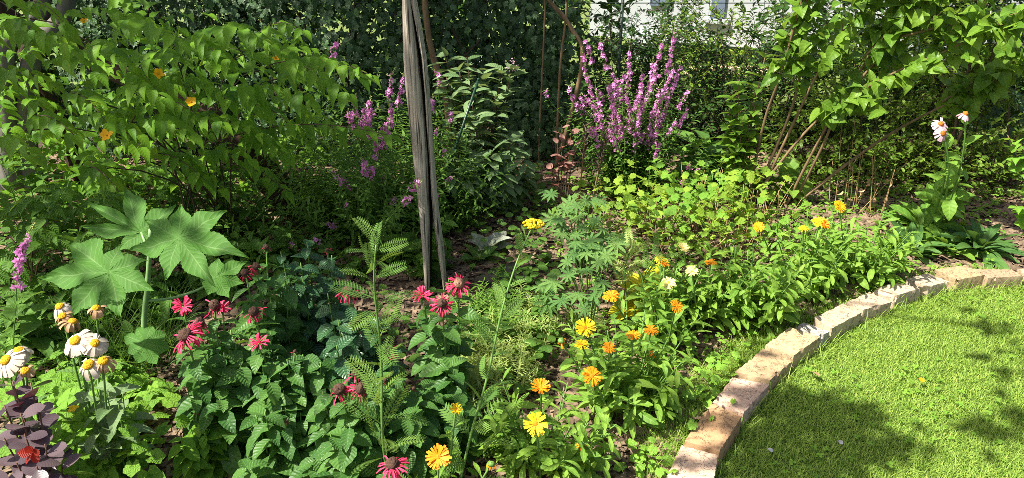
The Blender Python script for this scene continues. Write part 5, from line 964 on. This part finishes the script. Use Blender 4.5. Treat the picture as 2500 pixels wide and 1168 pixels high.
beebalm('bee balm with ragged red flower at the bottom photo edge', [((958, 1136), .34, 'full', .036)], 4, 409, h=.24, spread=.10)
beebalm('bee balm of pale leaves at the front left of the patch', [((560, 905), .30, 'dead', .012)], 9, 410, h=.30, spread=.13, c=G(560, 940, .25)[:2])
beebalm('bee balm of bright green young leaves at the front left edge', [((480, 1010), .22, 'dead', .010)], 6, 411, h=.2, spread=.08, L=.075, c=G(480, 1060, .16)[:2], mat='celand')
beebalm('bee balm of large shaded leaves at the front centre of the patch', [((700, 1030), .25, 'dead', .010)], 10, 412, h=.28, spread=.15, c=G(690, 1060, .2)[:2])
beebalm('bee balm leaves between paired red flowers and the fine pale mounds', [((1010, 950), .3, 'dead', .012)], 8, 413, h=.28, spread=.12, c=G(1050, 960, .22)[:2])
beebalm('bee balm leaves in the centre of the red flower patch', [((720, 860), .38, 'dead', .012)], 9, 414, h=.34, spread=.14, c=G(720, 880, .32)[:2])
# ------------------------------------------------------------------ shasta daisies
def daisies(label, flowers, seed, base):
    g = RG(seed); b0 = A([*base, 0.]); t = thing('daisy', label, 'flower', b0, 'white daisies at the left'); ls = LS()
    for (px, py), h, kd, s, ax in flowers:
        s *= .74
        e = G(px, py, h); ax = nrm(ax); b = b0+(e-b0)*A([.4, .4, 0]); path = bez(b, b*.5+e*.5+A([0, 0, .06]), e-ax*.005, 12); m = M(); tube(m, path, .0032, .0026, 7); part(t, 'stem', m, K['stemg'])
        nodes(ls, path, .05, .62, 5, 1, .10, g, .3, .8, 1.2, 2.4, taper=lambda q: 1-.4*q); m = M()
        if kd == 'open': petals(m, T['petal'], e, ax, 21, s, 1.5, -.28, g, s*.28, .6, .12); petals(m, T['petal'], e-ax*.002, ax, 14, s, 1.4, -.4, g, s*.25, .5, .14)
        elif kd == 'droop': petals(m, T['petal'], e, ax, 19, s, 1.5, -.5, g, s*.28, .9, .14)
        else: petals(m, T['petal'], e, ax, 15, s*1.0, 1.7, -.55, g, s*.35, 1.5, .35)
        f = part(t, 'flower' if kd != 'wilt' else 'wilted_flower', m, K['whi' if kd != 'wilt' else 'wilt']); m = M(); ball(m, e, s*.40, s*.26, ax, bump=.06, rg=g, nu=16, nv=8, lo=-.3); sub(f, 'flower_centre', m, K['disc'])
    m = M(); ls.to(m, T['lance']); part(t, 'foliage', m, K['daisyl'])
daisies('white daisy clump below the castor leaves, with both open and withered heads', [((183, 832), .55, 'open', .046, (-.1, -.5, .85)), ((232, 838), .54, 'open', .038, (.4, -.4, .8)), ((216, 890), .53, 'droop', .046, (-.05, -.45, .9)), ((252, 882), .53, 'wilt', .044, (.3, -.3, .9)), ((145, 748), .56, 'droop', .038, (-.1, -.3, .95)), ((152, 772), .55, 'wilt', .036, (0, -.3, .9)), ((235, 752), .55, 'wilt', .036, (.3, -.2, .9)), ((178, 785), .54, 'wilt', .04, (.2, .1, .8))], 501, G(200, 1010, .2)[:2])
daisies('white daisy clump at the left photo edge, with a bald yellow head', [((14, 880), .52, 'open', .048, (-.3, -.5, .8)), ((46, 856), .53, 'droop', .04, (.2, -.3, .9)), ((62, 905), .50, 'wilt', .034, (.2, -.4, .8))], 502, G(20, 1030, .2)[:2])
tops = [G(x, y, h) for x, y, h in [(230, 930, .42), (260, 960, .40), (290, 990, .36), (200, 970, .38), (240, 1050, .3), (300, 960, .3)]]
clump('daisy', 'flowerless daisy stems with grey toothed leaves below the white daisies', 'flower', tops, 'ovate', 'buddle', .09, 503, 1, 7, .7, .4, .7, group='white daisies at the left', dphi=2.4)
# smoke bush
tops = [G(x, y, h) for x, y, h in [(30, 930, .48), (75, 935, .46), (10, 990, .45), (95, 1000, .43), (50, 1010, .44), (60, 1060, .44), (10, 1070, .42), (110, 1085, .42), (150, 1125, .38), (40, 1130, .40), (90, 1140, .4), (-10, 1140, .4), (20, 905, .46)]]
t, sb = clump('smoke_bush', 'dark purple smoke bush with round leaves at the lower left', 'shrub', tops, 'round', 'smoke', .050, 504, 1, 7, 1.15, .35, .3, stem='stemr', t0=.5, dphi=2.4, r=.004)
m = M(); g = RG(505); c = G(80, 1105, .46)
for i, (dx, dz) in enumerate([(-.3, .9), (.15, 1.), (-.8, .2), (.7, .3), (.3, -.7), (-.4, -.5)]): place(m, T['round'], c, A([dx, -.3, dz]), A([g.normal()*.6, -.6+g.normal()*.4, .8]), .028*g.uniform(.8, 1.1), 1., .2, g.random())
r1 = part(t, 'young_leaves', m, K['smoker']); r1['label'] = 'bright red young leaves at a shoot tip'
# celandine mounds
for k, (px, py, rx, ry, n_, h, lb) in enumerate([(170, 1010, 60, 55, 75, .30, 'bright lobed celandine mound between smoke bush and daisies'), (290, 1060, 45, 50, 60, .2, 'bright lobed celandine mound at the edge of the bare mulch'), (200, 1140, 90, 40, 80, .22, 'bright lobed celandine mound at the lower left photo edge'), (330, 930, 45, 30, 45, .1, 'low lobed celandine under the castor stem'), (100, 930, 60, 40, 40, .25, 'shaded lobed celandine beneath the bald yellow daisy head')]):
    b0 = A([*G(px, py, h*.6)[:2], 0]); t = thing('celandine', lb, 'plant', b0, 'celandine mounds at the left'); m = M(); g = RG(510+k)
    for i in range(n_):
        e = G(px+g.normal()*rx, py+g.normal()*ry, h*g.uniform(.35, 1.1)); f = g.uniform(0, 6.28); place(m, T['celand'], e, A([math.cos(f), math.sin(f)-.3, -.15]), ZUP+g.normal(size=3)*.3-A([0, .2, 0]), .085*g.uniform(.6, 1.15), 1., .4, g.uniform())
        if i < 12: mm = M(); b = b0+(e-b0)*A([.4, .4, 0]); tube(mm, bez(b, b*.5+e*.5+A([0, 0, .03]), e), .002, .0012, 4); part(t, 'leaf_stalk', mm, K['stemg'])
    part(t, 'foliage', m, K['celand'])
    if k == 0: mm = M(); e = G(178, 996, .34); petals(mm, T['rpet'], e, A([0, -.5, .8]), 5, .014, 1., .2, g); part(t, 'flower', mm, K['yel'])
for k, (px, py, lb) in enumerate([(1590, 1125, 'low lobed buttercup leaves in the shade at the foot of the front marigolds'), (1700, 960, 'small lobed buttercup leaves in the grass strip beside the pink brick'), (1200, 1080, 'low lobed leaves on the mulch left of the big yellow marigold'), (1760, 890, 'small lobed leaves in the grass strip beside the olive tan brick')]):
    b0 = A([*G(px, py)[:2], 0]); t = thing('buttercup', lb, 'plant', b0, 'buttercup weeds'); m = M(); g = RG(580+k)
    for i in range(26): e = G(px+g.normal()*42, py+g.normal()*28, g.uniform(.03, .09)); f = g.uniform(0, 6.28); place(m, T['chart'], e, A([math.cos(f), math.sin(f), -.1]), ZUP+g.normal(size=3)*.4, .042*g.uniform(.6, 1.2), 1., .4, g.uniform())
    part(t, 'foliage', m, K['clover'])
# dark leafy plant left of the daisies and weeds under castor
tops = [P(x, y, 2.35) for x, y in [(50, 730), (20, 760), (90, 770), (60, 800), (-10, 790), (110, 830)]]
clump('leafy_weed', 'shaded plain leaved weed behind the left edge daisies', 'plant', tops, 'ovate', 'comfrey', .13, 520, 2, 4, .8)
for k, (px, py, rx, ry, n_, lb) in enumerate([(380, 440, 110, 60, 26, 'dim leafy weeds at the foot of the golden flowered shrub'), (120, 430, 90, 60, 20, 'dim leafy weeds in front of the grey tree trunks'), (300, 790, 80, 50, 14, 'dim leafy weeds in the shade beneath the castor leaves'), (450, 700, 70, 50, 16, 'dim leafy weeds right of the castor stem'), (560, 600, 80, 45, 16, 'dim leafy weeds behind the right castor leaf'), (960, 640, 90, 45, 18, 'dim leafy weeds at the left foot of the split post'), (200, 870, 70, 30, 10, 'dim leafy weeds behind the daisy heads')]):
    g = RG(540+k); tops = [P(px+g.normal()*rx, py+g.normal()*ry, min(3.45, 2.45+(850-py)*.0028)+g.normal()*.06) for _ in range(n_)]; tops = [q if q[2] > .06 else A([q[0], q[1], .1]) for q in tops]
    clump('leafy_weed', lb, 'plant', tops, 'ovate', 'bramble', .085, 545+k, 2, 5, .85, .3, .8, group='shade weeds', sp=.8, t0=.1)
rosette('dark sorrel rosette right of the split post foot', 1240, 720, 16, .17, 521, 'sorrel', 'ovate', (.5, 1.3), None, .7, 'sorrel')
t = rosette('silvery grey blotched leaved plant right of the split post', 1190, 620, 9, .14, 522, 'silver', 'ovate', (.6, 1.3), None, .9, 'lungwort')
rosette('plain green leaved plant below the silvery blotched leaves', 1165, 640, 12, .13, 523, 'comfrey', 'ovate', (.4, 1.2), None, .9, 'leafy_weed')
rosette('rhubarb like ribbed green leaves right beside the split post', 1105, 560, 5, .22, 524, 'kerria', 'heart', (.7, 1.2), None, 1., 'primrose')
g = RG(570); n_ = 900; x = g.uniform(170, 430, n_); y = g.uniform(760, 930, n_); m = grass('g', A([G(a, b) for a, b in zip(x, y)]), .10, .26, 571); solo('shade_grass', m, K['weed'], kind='stuff')
# low ground cover in the shaded middle
m = M(); g = RG(530); n_ = 9000; x = g.uniform(-60, 1350, n_); y = g.uniform(430, 1000, n_); keep = (np.sin(x*.011)+np.cos(y*.017+x*.004)+g.normal(size=n_)*.7 > .15+np.where(y > 780, .5, 0)-np.where((x < 1000) & (y < 640), .9, 0)) & ~((x > 330) & (x < 460) & (y > 900)); x, y = x[keep], y[keep]
pts = A([G(a, b, 0) for a, b in zip(x, y)]); pts[:, 2] = g.uniform(.015, .12, len(pts)); k = len(pts); f = g.uniform(0, 6.28, k)
place(m, T['round'], pts, np.stack([np.cos(f), np.sin(f), .1+0*f], -1), ZUP+g.normal(size=(k, 3))*.35, g.uniform(.025, .055, k), 1., .4, g.uniform(0, 1, k)); solo('ground_cover', m, K['weed'], kind='stuff')
m = M(); x = g.uniform(1350, 2450, 2600); y = np.where(g.random(2600) < .45, g.uniform(430, 540, 2600), g.uniform(520, 900, 2600)); pts = A([G(a, b, 0) for a, b in zip(x, y)]); pts = pts[side(pts[:, 0], pts[:, 1], edgeLs) < -.03]; pts[:, 2] = g.uniform(.012, .05, len(pts)); k = len(pts); f = g.uniform(0, 6.28, k)
place(m, T['clover'], pts, np.stack([np.cos(f), np.sin(f), .1+0*f], -1), ZUP+g.normal(size=(k, 3))*.35, g.uniform(.02, .045, k), 1., .4, g.uniform(0, 1, k)); solo('weeds', m, K['clover'], kind='stuff')
# ------------------------------------------------------------------ drip hose and small things
m = M(); tube(m, spline([G(1345, 640, .012), G(1290, 655, .015), G(1200, 700, .012)]), .008, sides=10); solo('drip_hose', m, K['rub'], 'short run of black drip hose on mulch behind the lupins', 'hose', group='drip hose')
m = M(); tube(m, spline([G(1360, 840, .012), G(1310, 878, .016), G(1265, 905, .02), G(1215, 960, .014), G(1180, 1010, .012)]), .009, sides=10); solo('drip_hose', m, K['rub'], 'black drip hose on mulch beside the fine pale mounds', 'hose', group='drip hose')
def flake(name, lb, cat, px, py, L, tpl, mat, n_=1, z=.03):
    m = M(); g = RG(px); c = G(px, py, z)
    for i in range(n_): f = g.uniform(0, 6.28); place(m, T[tpl], c+A([g.normal(), g.normal(), 0])*L*.2, A([math.cos(f), math.sin(f), .1]), ZUP+g.normal(size=3)*.2, L, 1., .6, g.random())
    solo(name, m, K[mat], lb, cat)
flake('fallen_petals', 'orange fallen petals lying on the lawn', 'petal', 2240, 920, .022, 'rpet', 'ora', 1, .042)
flake('fallen_leaf', 'pale brown fallen leaf on the lawn by the shadow edge', 'leaf', 2003, 922, .05, 'round', 'wilt', 1, .04)
flake('feather', 'small white feather lying in the shaded grass', 'feather', 2048, 1075, .018, 'round', 'quill', 1, .045)
flake('feather', 'grey downy feather in the grass beside the near bricks', 'feather', 1872, 1098, .018, 'round', 'quill', 1, .045)
